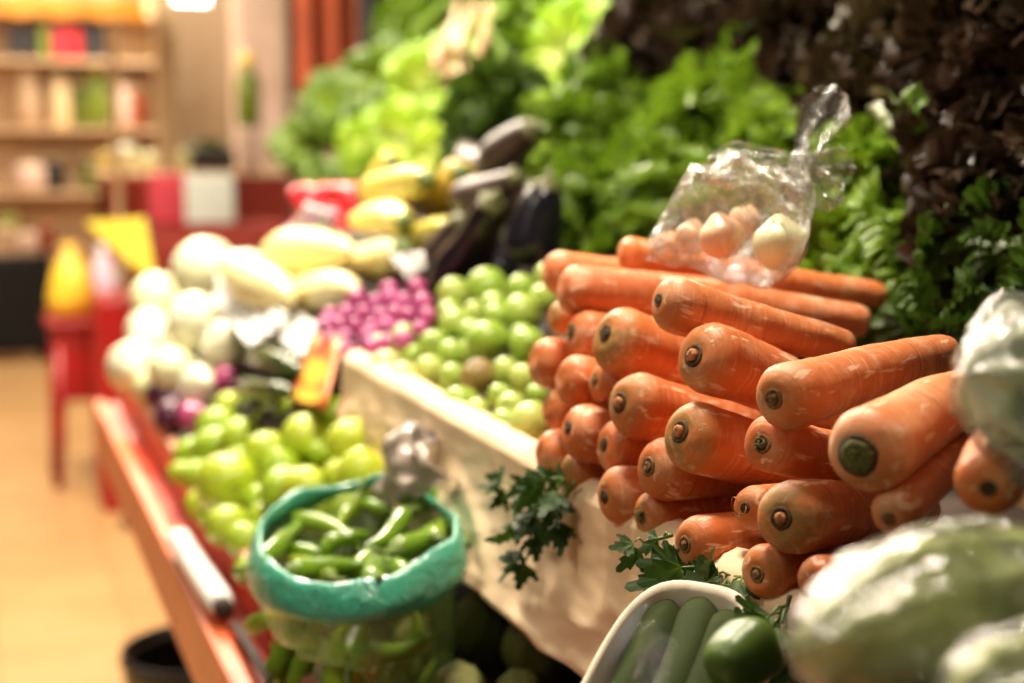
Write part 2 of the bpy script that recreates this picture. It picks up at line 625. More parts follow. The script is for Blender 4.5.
# ================================================================== THE STALL
stall = empty('market_stall', (0.5, 1.7, 0))
tag(stall, 'long produce stall with red and orange painted rails along the aisle', 'market stall')


def spart(name, mb, mat, smooth=False, label=None):
    o = mb.build(name, mat, stall, smooth=smooth)
    o.location = (-0.5, -1.7, 0)
    if label:
        o['label'] = label
    return o


Y0, Y1 = 0.15, 2.86
spart('outer_rail', MB().add(*span((0.202, Y0, 0.66), (0.226, Y1, 0.755), 0.006)), M['orange_paint'], label='worn orange outer rail')
spart('channel', MB().add(*span((0.226, Y0, 0.665), (0.254, Y1, 0.748), 0.002)), M['red_paint'], label='red channel between the rails')
mbx = MB()
vs, fs = span((0.254, 1.36, 0.66), (0.270, Y1, 0.806), 0.003)
mbx.add(vs, fs)
spart('inner_board', mbx, M['red_paint'], label='red inner board')
spart('board_edge', MB().add(*span((0.252, 1.36, 0.8065), (0.272, Y1, 0.815), 0.003)), M['edge_wood'], label='bare pinkish wood edge')
spart('deck', MB().add(*span((0.254, Y0, 0.62), (1.60, 2.88, 0.66), 0.003)), M['dark_wood'])
spart('deck', MB().add(*span((0.72, 2.882, 0.62), (1.60, 4.6, 0.66), 0.003)), M['dark_wood'])
spart('upper_shelf', MB().add(*span((0.43, 0.55, 0.862), (1.60, 2.2, 0.880), 0.003)), M['dark_wood'])
for (x, y) in ((0.62, 0.25), (0.62, 2.7), (1.5, 0.25), (1.5, 4.4), (0.9, 4.4)):
    spart('post', MB().add(*span((x - .03, y - .03, 0.0), (x + .03, y + .03, 0.62), 0.004)), M['red_paint'])
for (x, y) in ((0.62, 0.62), (0.62, 2.1), (1.5, 0.62), (1.5, 2.1)):
    spart('riser', MB().add(*span((x - .015, y - .015, 0.66), (x + .015, y + .015, 0.862), 0.002)), M['dark_wood'])


def bed_under(items, name='sloped_bed', margin=0.02, mat=None, clear=0.004, ext=None):
    """a tilted false bottom just under a heap: items = [(center, radius)]"""
    A = np.array([[c[0], c[1], 1] for c, r in items])
    z = np.array([c[2] - r * 1.05 for c, r in items])
    w, *_ = np.linalg.lstsq(A, z, rcond=None)
    nl = math.sqrt(1 + w[0] ** 2 + w[1] ** 2)
    off = min(c[2] - (w[0] * c[0] + w[1] * c[1] + w[2]) - r * 1.27 * nl for c, r in items) - clear
    w[2] += off
    x0, x1 = A[:, 0].min() - margin, A[:, 0].max() + margin
    y0, y1 = A[:, 1].min() - margin, A[:, 1].max() + margin
    if ext:
        x0, x1, y0, y1 = ext(x0, x1, y0, y1)
    zz = lambda x, y: w[0] * x + w[1] * y + w[2]
    cs = [(x0, y0), (x1, y0), (x1, y1), (x0, y1)]
    vs = [(x, y, zz(x, y)) for x, y in cs] + [(x, y, zz(x, y) - 0.012) for x, y in cs]
    fs = [(0, 1, 2, 3), (7, 6, 5, 4), (0, 4, 5, 1), (1, 5, 6, 2), (2, 6, 7, 3), (3, 7, 4, 0)]
    spart(name, MB().add(vs, fs), mat or M['dark_wood'])
    return zz


def relax(items, iters=120, k=0.04, floor=None):
    """push overlapping balls apart while a weak spring holds each at its place"""
    p = np.array([c for c, r in items], float)
    p0 = p.copy()
    r = np.array([r for c, r in items])
    for it in range(iters):
        d = p[:, None] - p[None]
        dist = np.linalg.norm(d, axis=2) + 1e-9
        pen = (r[:, None] + r[None]) * 0.97 - dist
        np.fill_diagonal(pen, 0)
        pen = np.clip(pen, 0, None)
        p += (d / dist[..., None] * pen[..., None] * 0.25).sum(1)
        p += (p0 - p) * k * (1 - it / iters)
    return [(p[i], r[i]) for i in range(len(r))]


ORD = ['first', 'second', 'third', 'fourth', 'fifth', 'sixth', 'seventh', 'eighth', 'ninth', 'tenth', 'eleventh', 'twelfth', 'thirteenth', 'fourteenth', 'fifteenth']


def row_labels(pts, rowkey, nrows, colkey, fmt):
    """names each thing by its row and its order in the row"""
    idx = sorted(range(len(pts)), key=lambda i: rowkey(pts[i]))
    out = [None] * len(pts)
    n = len(idx)
    for r in range(nrows):
        row = idx[r * n // nrows:(r + 1) * n // nrows]
        row.sort(key=lambda i: colkey(pts[i]))
        for c, i in enumerate(row):
            out[i] = fmt(ORD[c], ORD[r])
    return out


# ------------------------------------------------------------------ the paper-lined crate
crate = empty('wooden_crate', (0.56, 1.1, 0.881))
tag(crate, 'shallow pale wooden crate under the carrots and tomatillos, lined with paper', 'crate')


def cpart(name, a, b):
    o = MB().add(*span(a, b, 0.003)).build(name, M['card_wood'], crate, smooth=False)
    o.location = (-0.56, -1.1, -0.881)


cpart('front_board', (0.412, 0.56, 0.884), (0.424, 1.60, 0.990))
cpart('back_board', (0.74, 0.56, 0.884), (0.752, 1.60, 0.990))
cpart('end_board', (0.424, 0.56, 0.884), (0.74, 0.572, 0.960))
cpart('end_board', (0.424, 1.588, 0.884), (0.74, 1.60, 0.970))
cpart('bottom_board', (0.424, 0.572, 0.884), (0.74, 1.588, 0.892))


def paper_liner():
    mb = MB()
    ny, npf = 150, 40
    vs, uv = [], []
    for j in range(npf):
        t = j / (npf - 1)
        for i in range(ny):
            y = 0.58 + (1.615 - 0.58) * i / (ny - 1)
            low = 0.880 + 0.008 * nz(y, 0, 0, 6, 3) + 0.003 * nz(y, 0, 0, 31, 5)
            # profile: inside, over the lip, down the front
            if t < 0.16:
                s = t / 0.16
                x, z = 0.452 - 0.022 * s, 0.975 + 0.030 * s
            elif t < 0.26:
                s = (t - 0.16) / 0.10
                a = PI * s
                x, z = 0.416 + 0.014 * math.cos(a), 1.005 + 0.006 * math.sin(a)
            else:
                s = (t - 0.26) / 0.74
                x, z = 0.402 - 0.014 * s * s, 1.005 + (low - 1.005) * s
                cr = abs(nz(y * 1.0 + s * 0.10, s * .12, 0, 11, 1))
                fold = 0.007 * max(0, 0.22 - cr) * 4 * .6 + 0.0012 * nz(y - s * 0.1, s, 0, 30, 2) + .002 * s
                x -= fold * min(1, s * 3) * (0.6 + s)
                x -= 0.004
            z += 0.003 * nz(y, t * 2, 0, 18, 8)
            x = min(x, 0.4085) if t >= 0.26 else x
            vs.append((x, y, z))
            uv.append((y, t))
    mb.add(vs, grid_faces(ny, npf), uv)
    o = mb.build('paper_liner', M['paper'])
    md = o.modifiers.new('thick', 'SOLIDIFY')
    md.thickness = 0.0012
    return tag(o, 'cream paper sheet folded over the front lip of the wooden crate', 'paper')


liner = paper_liner()


def pen_mark(pts):
    """a small dark handwritten stroke on the paper"""
    out = []
    for px, py in pts:
        d = Vector(ray(px, py)).normalized()
        ok, loc, nrm, _ = liner.ray_cast(Vector(CAM), d)
        out.append(loc - d * .0012 if ok else Vector(PX(px, py, .39)))
    MB().add(*tube(out, [.0006] + [.0010] * (len(out) - 2) + [.0006], 6)).build('pen_mark', M['ink'], liner)


bpy.context.view_layer.update()
pen_mark([(457, 477), (459, 483), (459, 489), (456, 494), (450, 496)])
pen_mark([(430, 487), (435, 485), (440, 486)])


# ================================================================== CARROTS
def carrot_mesh(L, R, tr, seed, crown, bend):
    """root with its crown at the origin and its tip along +Z"""
    seg, rings = 40, 64
    vs, uv = [], []
    k = R * 0.85
    for j in range(rings):
        t = j / (rings - 1)
        s = L * (t ** 1.35 if t < 1 else 1)
        q = s / L
        r = R * (1 - (1 - tr) * q ** 1.15)
        if s < k:
            r *= max(0.0, 1 - (1 - s / k) ** 2.3) ** (1 / 2.3)
        te = (L - s) / (R * tr * 1.1)
        if te < 1:
            r *= max(0.0, 1 - (1 - te) ** 2.2) ** (1 / 2.2)
        r = max(r, 1e-4)
        r *= 1 + 0.035 * nz(q * 3.1, 0, 0, 2.0, seed) + 0.012 * nz(q * 30, 1, 0, 1.0, seed + 4)
        cx = bend * R * math.sin(PI * q) + 0.12 * R * nz(q * 2, 5, 0, 1.3, seed)
        cy = 0.14 * R * nz(q * 2, 9, 3, 1.3, seed)
        for i in range(seg):
            a = 2 * PI * i / seg
            rr = r * (1 + 0.045 * nz(math.cos(a), math.sin(a), q * 4, 1.2, seed + 2) + 0.02 * nz(math.cos(a) * 2, math.sin(a) * 2, q * 14, 1.3, seed))
            vs.append((cx + rr * math.cos(a), cy + rr * math.sin(a), s))
            uv.append((abs(2 * i / seg - 1), q))
    # dimple at the crown
    for j in range(10):
        for i in range(seg):
            x, y, z = vs[j * seg + i]
            rho = math.hypot(x, y) / R
            if rho < 0.45:
                vs[j * seg + i] = (x, y, z + 0.10 * R * (1 - (rho / 0.45) ** 2))
    fs = grid_faces(seg, rings, True)
    fs = [f[::-1] for f in fs]
    fs.append(tuple(range(seg)))
    fs.append(tuple((rings - 1) * seg + i for i in range(seg))[::-1])
    fs = [f[::-1] for f in fs]
    return MB().add(vs, fs, uv)


def crown_mesh(R, kind, seed):
    mb = MB()
    g = random.Random(seed)
    c = {'g': 0.30, 'G': 0.46, 'b': 0.30, 'd': 0.23, 'c': 0.30, 'n': 0.2}[kind] * R
    # outer scar ring, then the cut stub
    prof = [(c * 1.05, 0.16 * R), (c * 1.05, 0.03 * R), (c * 0.92, -0.015 * R), (c * 0.72, 0.0), (c * 0.62, 0.05 * R)]
    vs, fs, uv = lathe(prof, 22, lambda x, y, z, u, v: (x * (1 + .10 * nz(x * 300, y * 300, 0, 1, seed)), y * (1 + .10 * nz(y * 300, x * 300, 0, 1, seed + 3)), z + .025 * R * nz(x * 500, y * 500, 0, 1, seed)))
    mb.add(vs, fs, uv, 0)
    hh = {'g': 0.05, 'G': 0.10, 'b': 0.05, 'd': 0.02, 'c': 0.12, 'n': 0.03}[kind] * R
    s = {'G': 0.86}.get(kind, 0.55)
    prof = [(c * s, 0.10 * R), (c * s * 0.97, -hh * .5), (c * s * .7, -hh), (c * 0.15, -hh * 1.05)]
    vs, fs, uv = lathe(prof, 18, lambda x, y, z, u, v: (x * (1 + .16 * nz(x * 400, y * 400, 1, 1, seed)), y, z + .05 * R * nz(x * 600, y * 600, 2, 1, seed)))
    mb.add(vs, fs, uv, 1)
    if kind in 'gG':
        for q in range(5 if kind == 'g' else 9):
            a, rr = g.uniform(0, 2 * PI), g.uniform(0.1, 0.75) * c
            x, y = rr * math.cos(a), rr * math.sin(a)
            h = g.uniform(0.08, 0.2) * R
            mb.add(*tube([(x, y, 0.02 * R), (x * 1.1, y * 1.1, -h * .6), (x * 1.25, y * 1.25, -h)], [0.05 * R, 0.045 * R, 0.03 * R], 6), 1)
    return mb


CK = {'g': ('crown_brown', 'crown_green'), 'G': ('crown_dark', 'crown_green'), 'b': ('crown_brown', 'crown_brown'), 'd': ('crown_dark', 'crown_dark'), 'c': ('crown_dark', 'crown_core'), 'n': ('crown_brown', 'crown_brown')}

# (centre of the front end in the photo, its radius, a second point on the axis, recession angle, length, offset of the plane, crown, dirt, tip ratio, label)
CAR = [
    (563, 273, 22, 884, 308, 17, None, 0.030, 'n', 0, .75, 'long carrot topping the pile, smooth rounded end sticking out toward the tomatillos'),
    (583, 291, 27, 862, 322, 13, None, 0.002, 'n', 0, .66, 'long pale-topped carrot lying just in front of the topmost long carrot'),
    (634, 254, 17, 882, 296, 16, None, 0.06, 'n', 0, .8, 'slim carrot at the back of the pile under the bag of onions'),
    (681, 306, 30, 846, 349, 20, None, -0.012, 'd', .3, .55, 'carrot with a narrow dark crown lying across the top front of the pile'),
    (631, 342, 37, 722, 374, 28, .16, 0.0, 'd', 1, .6, 'thick carrot with a scruffy hairy brown crown below the long top carrots'),
    (716, 364, 38, 815, 402, 36, .16, 0.0, 'c', .5, .6, 'thick carrot whose crown is a dark ring round an orange core, near the top'),
    (792, 394, 35, 946, 354, 42, None, -0.012, 'b', .4, .66, 'scuffed carrot lying slanted upward on top of the front of the pile'),
    (876, 447, 45, 985, 390, 48, None, -0.016, 'G', .2, .6, 'fattest pale carrot with a large green cut crown facing out'),
    (897, 511, 24, 972, 446, 48, .15, -0.008, 'b', .5, .6, 'short carrot with a small brown crown under the fattest pale carrot'),
    (991, 478, 35, 1004, 430, 62, .13, -0.01, 'd', .2, .5, 'carrot pointing upward beside the wrapped pale vegetable, dark round crown'),
    (777, 446, 31, 860, 458, 46, .15, 0.0, 'g', .2, .6, 'smooth carrot with a small green crown under the scuffed slanted carrot'),
    (701, 440, 37, 795, 466, 32, .16, 0.0, 'c', 1, .62, 'carrot with a broad weathered olive shoulder in the middle of the pile'),
    (641, 413, 34, 735, 434, 30, .16, 0.0, 'c', .8, .62, 'carrot with concentric rings round its crown, mid pile'),
    (797, 519, 38, 905, 522, 50, .16, -0.004, 'c', 1, .6, 'thick dull carrot with a protruding pale orange crown core'),
    (757, 507, 23, 832, 512, 45, .13, 0.01, 'd', .2, .6, 'small carrot with a dark crown trailing a fine curled root hair'),
    (666, 484, 32, 762, 507, 35, .16, 0.0, 'b', .3, .62, 'carrot with a small tan crown below the olive-shouldered carrot'),
    (665, 517, 25, 740, 532, 40, .14, 0.002, 'g', .8, .6, 'smaller carrot with a greenish crown in the lowest row above the parsley'),
    (705, 547, 29, 785, 556, 30, .14, -0.002, 'b', .3, .66, 'plump smooth carrot resting directly above the parsley at the pile foot'),
    (773, 570, 29, 840, 578, 42, .13, -0.004, 'b', .4, .6, 'lowest carrot with its crown facing out over the hanging parsley'),
    (822, 578, 24, 885, 582, 42, .13, 0.0, 'n', 0, .6, 'lowest carrot mostly covered by the large wrapped pale vegetable'),
    (565, 318, 18, 645, 332, 20, .15, 0.02, 'n', 1, .7, 'dull brown-tipped carrot end just under the topmost long carrot'),
    (592, 338, 27, 665, 352, 20, .15, 0.006, 'g', .1, .7, 'carrot tucked between the long top carrots and the hairy-crowned one'),
    (554, 362, 26, 640, 380, 20, .15, 0.0, 'n', .3, .7, 'carrot end pressed against the tomatillos at mid height of the pile'),
    (584, 380, 27, 665, 396, 20, .15, -0.002, 'n', .1, .7, 'carrot end with a white shine on its top, next in from the tomatillos'),
    (607, 391, 23, 690, 408, 28, .15, 0.004, 'b', .3, .66, 'small carrot with a tan crown between the shiny end and the ringed crown'),
    (564, 409, 22, 645, 426, 20, .14, 0.008, 'n', .4, .7, 'small carrot end above the paper lip and the hanging parsley'),
    (593, 428, 30, 685, 450, 19, .16, -0.002, 'd', .1, .68, 'smooth carrot with only the dark rim of its crown showing'),
    (560, 454, 25, 645, 470, 20, .15, 0.0, 'n', .1, .7, 'lowest carrot end standing out over the parsley at the paper lip'),
    (633, 451, 30, 725, 476, 27, .15, 0.0, 'd', .2, .66, 'carrot with a tiny dark crown left of the tan-crowned one'.replace('left of', 'beside')),
    (585, 478, 23, 665, 494, 20, .14, 0.002, 'n', 1, .7, 'dirty brown striped carrot end in the lowest row'),
    (623, 499, 30, 705, 515, 19, .15, 0.0, 'd', .4, .66, 'lowest row carrot with a dark crown seen edge on'),
]


def carrots():
    n = len(CAR)
    A, B, R = np.zeros((n, 3)), np.zeros((n, 3)), np.zeros(n)
    for i, (cx, cy, r, ex, ey, th, L, off, *_r) in enumerate(CAR):
        # front face of the heap leans back a little
        a = PN(cx, cy, (1, 0, -0.22), 0.405 + off - 0.22 * 1.0)
        d = depth(a)
        R[i] = r * d / F
        lo, hi = d, d + 0.6
        for _ in range(50):
            m = (lo + hi) / 2
            v = P(ex, ey, m) - a
            dz = v @ FW
            lat = math.sqrt(max(1e-12, v @ v - dz * dz))
            if dz / lat < math.tan(math.radians(th)):
                lo = m
            else:
                hi = m
        e = P(ex, ey, (lo + hi) / 2)
        dirv = e - a
        ll = np.linalg.norm(dirv)
        B[i] = e if L is None else a + dirv / ll * L
        A[i] = a
    tr = np.array([c[10] for c in CAR])
    A0, B0 = A.copy(), B.copy()
    NS = 9
    s = np.linspace(0.0, 1.0, NS)
    inv = np.array([math.sqrt(max(1e-6, 1 - 0)) for _ in range(NS)])
    bedz = 0.994
    for it in range(260):
        pts = A[:, None] * (1 - s)[None, :, None] + B[:, None] * s[None, :, None]
        rad = R[:, None] * (1 - (1 - tr[:, None]) * s[None])
        dA, dB = np.zeros_like(A), np.zeros_like(B)
        for i in range(n):
            for j in range(i + 1, n):
                d = pts[i][:, None] - pts[j][None]
                dist = np.linalg.norm(d, axis=2) + 1e-9
                pen = 0.985 * (rad[i][:, None] + rad[j][None]) - dist
                k = np.unravel_index(np.argmax(pen), pen.shape)
                if pen[k] <= 0:
                    continue
                u = d[k] / dist[k] * pen[k] * 0.22
                si, sj = s[k[0]], s[k[1]]
                dA[i] += u * (1 - si); dB[i] += u * si
                dA[j] -= u * (1 - sj); dB[j] -= u * sj
        # the front ends give way mostly along the line of depth
        ry = A - CAM
        ry /= np.linalg.norm(ry, axis=1)[:, None]
        al = (dA * ry).sum(1)[:, None] * ry
        A += al * 1.3 + (dA - al) * 0.45
        B += dB * 1.3
        w = 0.12 * (1 - it / 260)
        A += (A0 - A) * w
        B += (B0 - B) * w * 0.3
        # keep the length
        for i in range(n):
            v = B[i] - A[i]
            L0 = np.linalg.norm(B0[i] - A0[i])
            B[i] = A[i] + v / np.linalg.norm(v) * L0
            for q, rr in ((A, R[i]), (B, R[i] * tr[i])):
                if q[i, 2] - rr < bedz:
                    q[i, 2] += 0.6 * (bedz - (q[i, 2] - rr))
    for i in range(n):
        c = CAR[i]
        dv = B[i] - A[i]
        L = float(np.linalg.norm(dv))
        u = dv / L
        Lm = L + R[i] * 0.93 + R[i] * tr[i] * 0.6
        org = A[i] - u * R[i] * 0.93
        seed = i * 1.37 + 0.5
        mb = carrot_mesh(Lm, float(R[i]), c[10], seed, c[8], 0.10 * math.sin(i * 2.1))
        o = mb.build('carrot', M['carrot'], None, org, track(u, 'Z', i * 1.1))
        o['dirt'] = float(c[9])
        o['pale'] = {0: .12, 1: .25, 3: .16, 6: .22, 7: .5, 8: .3, 5: .12}.get(i, 0.0)
        tag(o, c[11], 'carrot', 'carrots in the pile')
        if c[8] != 'n':
            k = CK[c[8]]
            crown_mesh(float(R[i]), c[8], i + 1).build('crown', [M[k[0]], M[k[1]]], o, (0, 0, 0.04 * R[i]))
        if i == 14:
            pts = []
            for q in range(40):
                t = q / 39
                a = -0.4 + t * 6.0
                rr = 0.55 * R[i] * (0.35 + 0.9 * t * (1.2 - t))
                pts.append((0.2 * R[i] * t + rr * math.cos(a) * .8, rr * math.sin(a) - .2 * R[i] * t, -0.05 * R[i] - 0.9 * R[i] * t))
            MB().add(*tube(pts, 0.00035, 6)).build('root_hair', M['hair'], o)
        print('carrot', i, 'shift px', [round(a - b, 1) for a, b in zip(pix(A[i]), c[:2])], 'z', round(A[i][2], 3), round(B[i][2], 3), 'X', round(B[i][0], 3))
    return A, B, R


carrA, carrB, carrR = carrots()
spart('flat_bed', MB().add(*span((0.456, 0.58, 0.965), (0.735, 1.05, 0.977), 0.002)), M['dark_wood'])  # dark colour stands in for the shade in gaps under the carrots


# ================================================================== ROUND FRUIT
def fruit_mesh(seed, ell=1.0, bumpy=0.04, point=0.0, seg=28, n=20, ribs=0, ribd=0.0):
    """unit-radius fruit, axis Z, with a small dip at the stem end"""
    prof = []
    for k in range(1, n):
        a = PI * k / n
        r, z = math.sin(a), -math.cos(a) * ell
        prof.append((r, z))

    def fn(x, y, z, u, v):
        rr = math.hypot(x, y)
        if z > 0:
            z -= 0.16 * math.exp(-(rr / 0.22) ** 2)
        else:
            z -= point * math.exp(-(rr / 0.25) ** 2)
        s = 1 + bumpy * nz(x, y, z, 1.3, seed) + bumpy * .5 * nz(x, y, z, 2.7, seed + 5)
        if ribs:
            s *= 1 - ribd * (0.5 + 0.5 * math.cos(2 * PI * u * ribs)) * min(1, rr * 1.6)
        return x * s, y * s, z * s

    return MB().add(*lathe(prof, seg, fn))


def scar_mesh(r=0.16, h=0.05):
    return MB().add(*lathe([(r, -0.03), (r * 1.0, h * .5), (r * .7, h), (r * .2, h * .7)], 12))


def heap(px_list, place, name, cat, group, meshes, mat, scar_me, labels, tiltfn, rscale=1.0, relax_it=120, ellh=1.0, mats_by=None):
    raw = []
    for it in px_list:
        c = place(it[0], it[1], it[2])
        raw.append((c, it[2] * depth(c) / F * rscale))
    raw = relax(raw, relax_it)
    labs = labels([r[0] for r in raw])
    for i, (c, r) in enumerate(raw):
        me = meshes[i % len(meshes)]
        q = tiltfn(i)
        o = obj_from(me, name, None, c, q, (r, r, r))
        if scar_me:
            obj_from(scar_me, 'stem_scar', o, (0, 0, ellh * 0.86))
        if mats_by and i in mats_by:
            o.material_slots[0].link = 'OBJECT'
            o.material_slots[0].material = M[mats_by[i][0]]
            tag(o, mats_by[i][1], cat, group)
        else:
            tag(o, labs[i], cat, group)
    return raw


TOM = [(453, 299, 15), (487, 288, 18), (503, 303, 14), (522, 291, 14), (524, 312, 17), (475, 313, 11), (428, 320, 13), (455, 327, 15), (474, 333, 13), (496, 318, 13),
       (495, 340, 19), (528, 346, 16), (381, 350, 14), (405, 341, 15), (436, 345, 14), (454, 355, 13), (469, 352, 12), (387, 368, 16), (404, 379, 15), (432, 370, 14),
       (454, 377, 13), (479, 376, 16), (506, 372, 13), (522, 381, 14), (541, 281, 13), (543, 299, 13), (435, 400, 12), (461, 403, 16), (482, 408, 11), (500, 397, 12),
       (512, 408, 14), (503, 424, 14), (465, 426, 10), (485, 430, 13), (537, 396, 11), (531, 423, 20), (420, 392, 12), (413, 357, 11), (448, 310, 12), (515, 338, 12)]
TN = (-0.62, 0, 1.0)
TK = 0.985 - 0.62 * 0.43


def tom_place(px, py, r):
    c = PN(px, py, TN, TK)
    rr = r * depth(c) / F
    return PN(px, py, TN, TK + rr * 1.17)


def rq(i, base=0):
    g = random.Random(i * 31 + base)
    return Quaternion((g.uniform(-1, 1), g.uniform(-1, 1), g.uniform(-1, 1), g.uniform(-1, 1))).normalized()


tmesh = [fruit_mesh(k, 0.92, 0.05).mesh('tomatillo', M['tomatillo']) for k in range(4)]
sme = scar_mesh().mesh('stem_scar', M['scar'])
toms = heap(TOM, tom_place, 'tomatillo', 'tomatillo', 'tomatillos heaped in the crate', tmesh, M['tomatillo'], sme,
            lambda pts: row_labels(pts, lambda p: p[0], 5, lambda p: p[1], lambda c, r: f'tomatillo, {c} from the carrots in the {r} row up from the paper lip'),
            lambda i: rq(i, 5), 1.17, 140, 0.92,
            {21: ('tomatillo_brown', 'brown overripe tomatillo in the middle of the green ones'), 17: ('tomatillo_pale', 'pale yellowish tomatillo at the far end of the paper lip'),
             18: ('tomatillo_pale', 'pale cream blotched tomatillo resting on the paper lip, far end')})
bed_under(toms, 'sloped_bed', 0.015, M['dark_wood'], ext=lambda a, b, c, d: (max(a, .457), min(b, .735), max(c, 1.0), min(d, 1.585)))  # bed coloured dark to deepen the shade between the tomatillos

LIM = [(231, 407, 13), (256, 404, 11), (280, 404, 12), (296, 413, 17), (267, 421, 13), (334, 414, 16), (316, 412, 13), (217, 428, 17), (244, 438, 17), (213, 450, 18),
       (191, 455, 14), (302, 445, 20), (350, 446, 21), (267, 456, 19), (230, 482, 27), (285, 467, 18), (284, 490, 20), (313, 486, 19), (335, 476, 15), (361, 476, 21),
       (200, 474, 14), (199, 504, 12), (228, 526, 18), (245, 541, 16), (262, 517, 12), (248, 571, 12), (210, 517, 10), (343, 509, 15), (258, 498, 12), (320, 452, 12), (238, 458, 12), (183, 472, 11), (316, 512, 14)]
LN = (-0.78, 0, 1.0)
LK = 0.80 - 0.78 * 0.27


def lim_place(px, py, r):
    c = PN(px, py, LN, LK)
    rr = r * depth(c) / F
    return PN(px, py, LN, LK + rr * 1.27)


lmesh = [fruit_mesh(k + 10, 1.12, 0.03, 0.12).mesh('lime', M['lime']) for k in range(4)]
limes = heap(LIM, lim_place, 'lime', 'lime', 'limes heaped between rail and crate', lmesh, M['lime'], sme,
             lambda pts: row_labels(pts, lambda p: -p[1], 5, lambda p: p[0], lambda c, r: f'shiny lime, {c} from the red rail in the {r} row from the red onions'),
             lambda i: rq(i, 77), 1.2, 140, 1.12)
bed_under(limes, 'sloped_bed', 0.012, M['dark_wood'], ext=lambda a, b, c, d: (max(a, .275), min(b, .402), c, d))

# ---------------------------------------------------- husked green rounds in the shade under the crate
CHA = [(425, 641, 29), (476, 628, 33), (540, 648, 35), (502, 608, 20), (460, 690, 28), (588, 655, 24), (520, 692, 24), (400, 668, 22), (560, 612, 22)]
hmesh = [fruit_mesh(k + 30, 1.0, 0.07, 0.05, 40, 24, 7 + k % 2, 0.06).mesh('husk_tomatillo', M['chayote']) for k in range(3)]
CL = ['lumpy pale green round vegetable beside the chili bag, low in the shade', 'pale green ribbed round vegetable in the middle of the shaded bin', 'big dim ribbed green round vegetable under the paper edge',
      'dark small round vegetable at the back of the shaded bin', 'round green vegetable at the bottom edge, below the lumpy one', 'yellowish green round vegetable next to the foam tray rim',
      'half-seen round green vegetable below the big dim one', 'small pale round vegetable under the teal bag rim', 'dim round vegetable hidden behind the big one, under the paper']


def cha_place(px, py, r):
    N = (-0.12, 0.10, 1.0)
    k = 0.775 - 0.12 * 0.40 + 0.10 * 1.12
    c = PN(px, py, N, k)
    return PN(px, py, N, k + r * depth(c) / F * 1.02)


chas = heap(CHA, cha_place, 'husk_tomatillo', 'vegetable', 'round green vegetables in the shaded bin', hmesh, M['chayote'], sme, lambda pts: CL, lambda i: track((0.3 * math.sin(i * 2), -0.5, 0.8), 'Z', i), 1.0, 120, 1.0)
bed_under(chas, 'sloped_bed', 0.03, M['dark_wood'])


# ================================================================== CHILI BAG
def chili_parts(L, R, seed, bend):
    g = random.Random(seed)
    pts, rad = [], []
    n = 22
    for k in range(n):
        t = k / (n - 1)
        pts.append((bend * L * (t - .5) ** 2 * 1.2 + 0.05 * L * nz(t, 0, 0, 2.5, seed), 0.04 * L * nz(t, 3, 0, 2.5, seed), (t - .5) * L))
        rad.append(R * (min(1, (t + .02) / .07) ** .5) * (1 - t ** 2.2) ** .75 * (1 + .05 * nz(t, 1, 1, 6, seed)) + 2e-4)
    body = MB().add(*tube(pts, rad, 14))
    p0 = Vector(pts[0])
    d = (p0 - Vector(pts[2])).normalized()
    st = MB()
    st.add(*tube([p0 - d * R * .35, p0 + d * R * .15, p0 + d * R * .35, p0 + d * R * 1.5 + Vector((R * .3, 0, 0)), p0 + d * R * 2.4 + Vector((R * .9, 0, 0))], [R * .85, R * .78, R * .3, R * .2, R * .26], 10))
    return body, st


BC = P(362, 545, 1.32)
BAGC = np.array([0.326, 1.262, 0.0])


def bag_frame():
    """ellipse of the bag's mouth from the photo"""
    pl = []
    for (px, py) in ((260, 552), (274, 578), (318, 592), (380, 588), (430, 566), (470, 538), (474, 512), (446, 486), (398, 472), (345, 484), (300, 500), (268, 524)):
        pl.append(PN(px, py, (-0.22, 0, 1), 0.908 - 0.22 * 0.31))
    return np.array(pl)


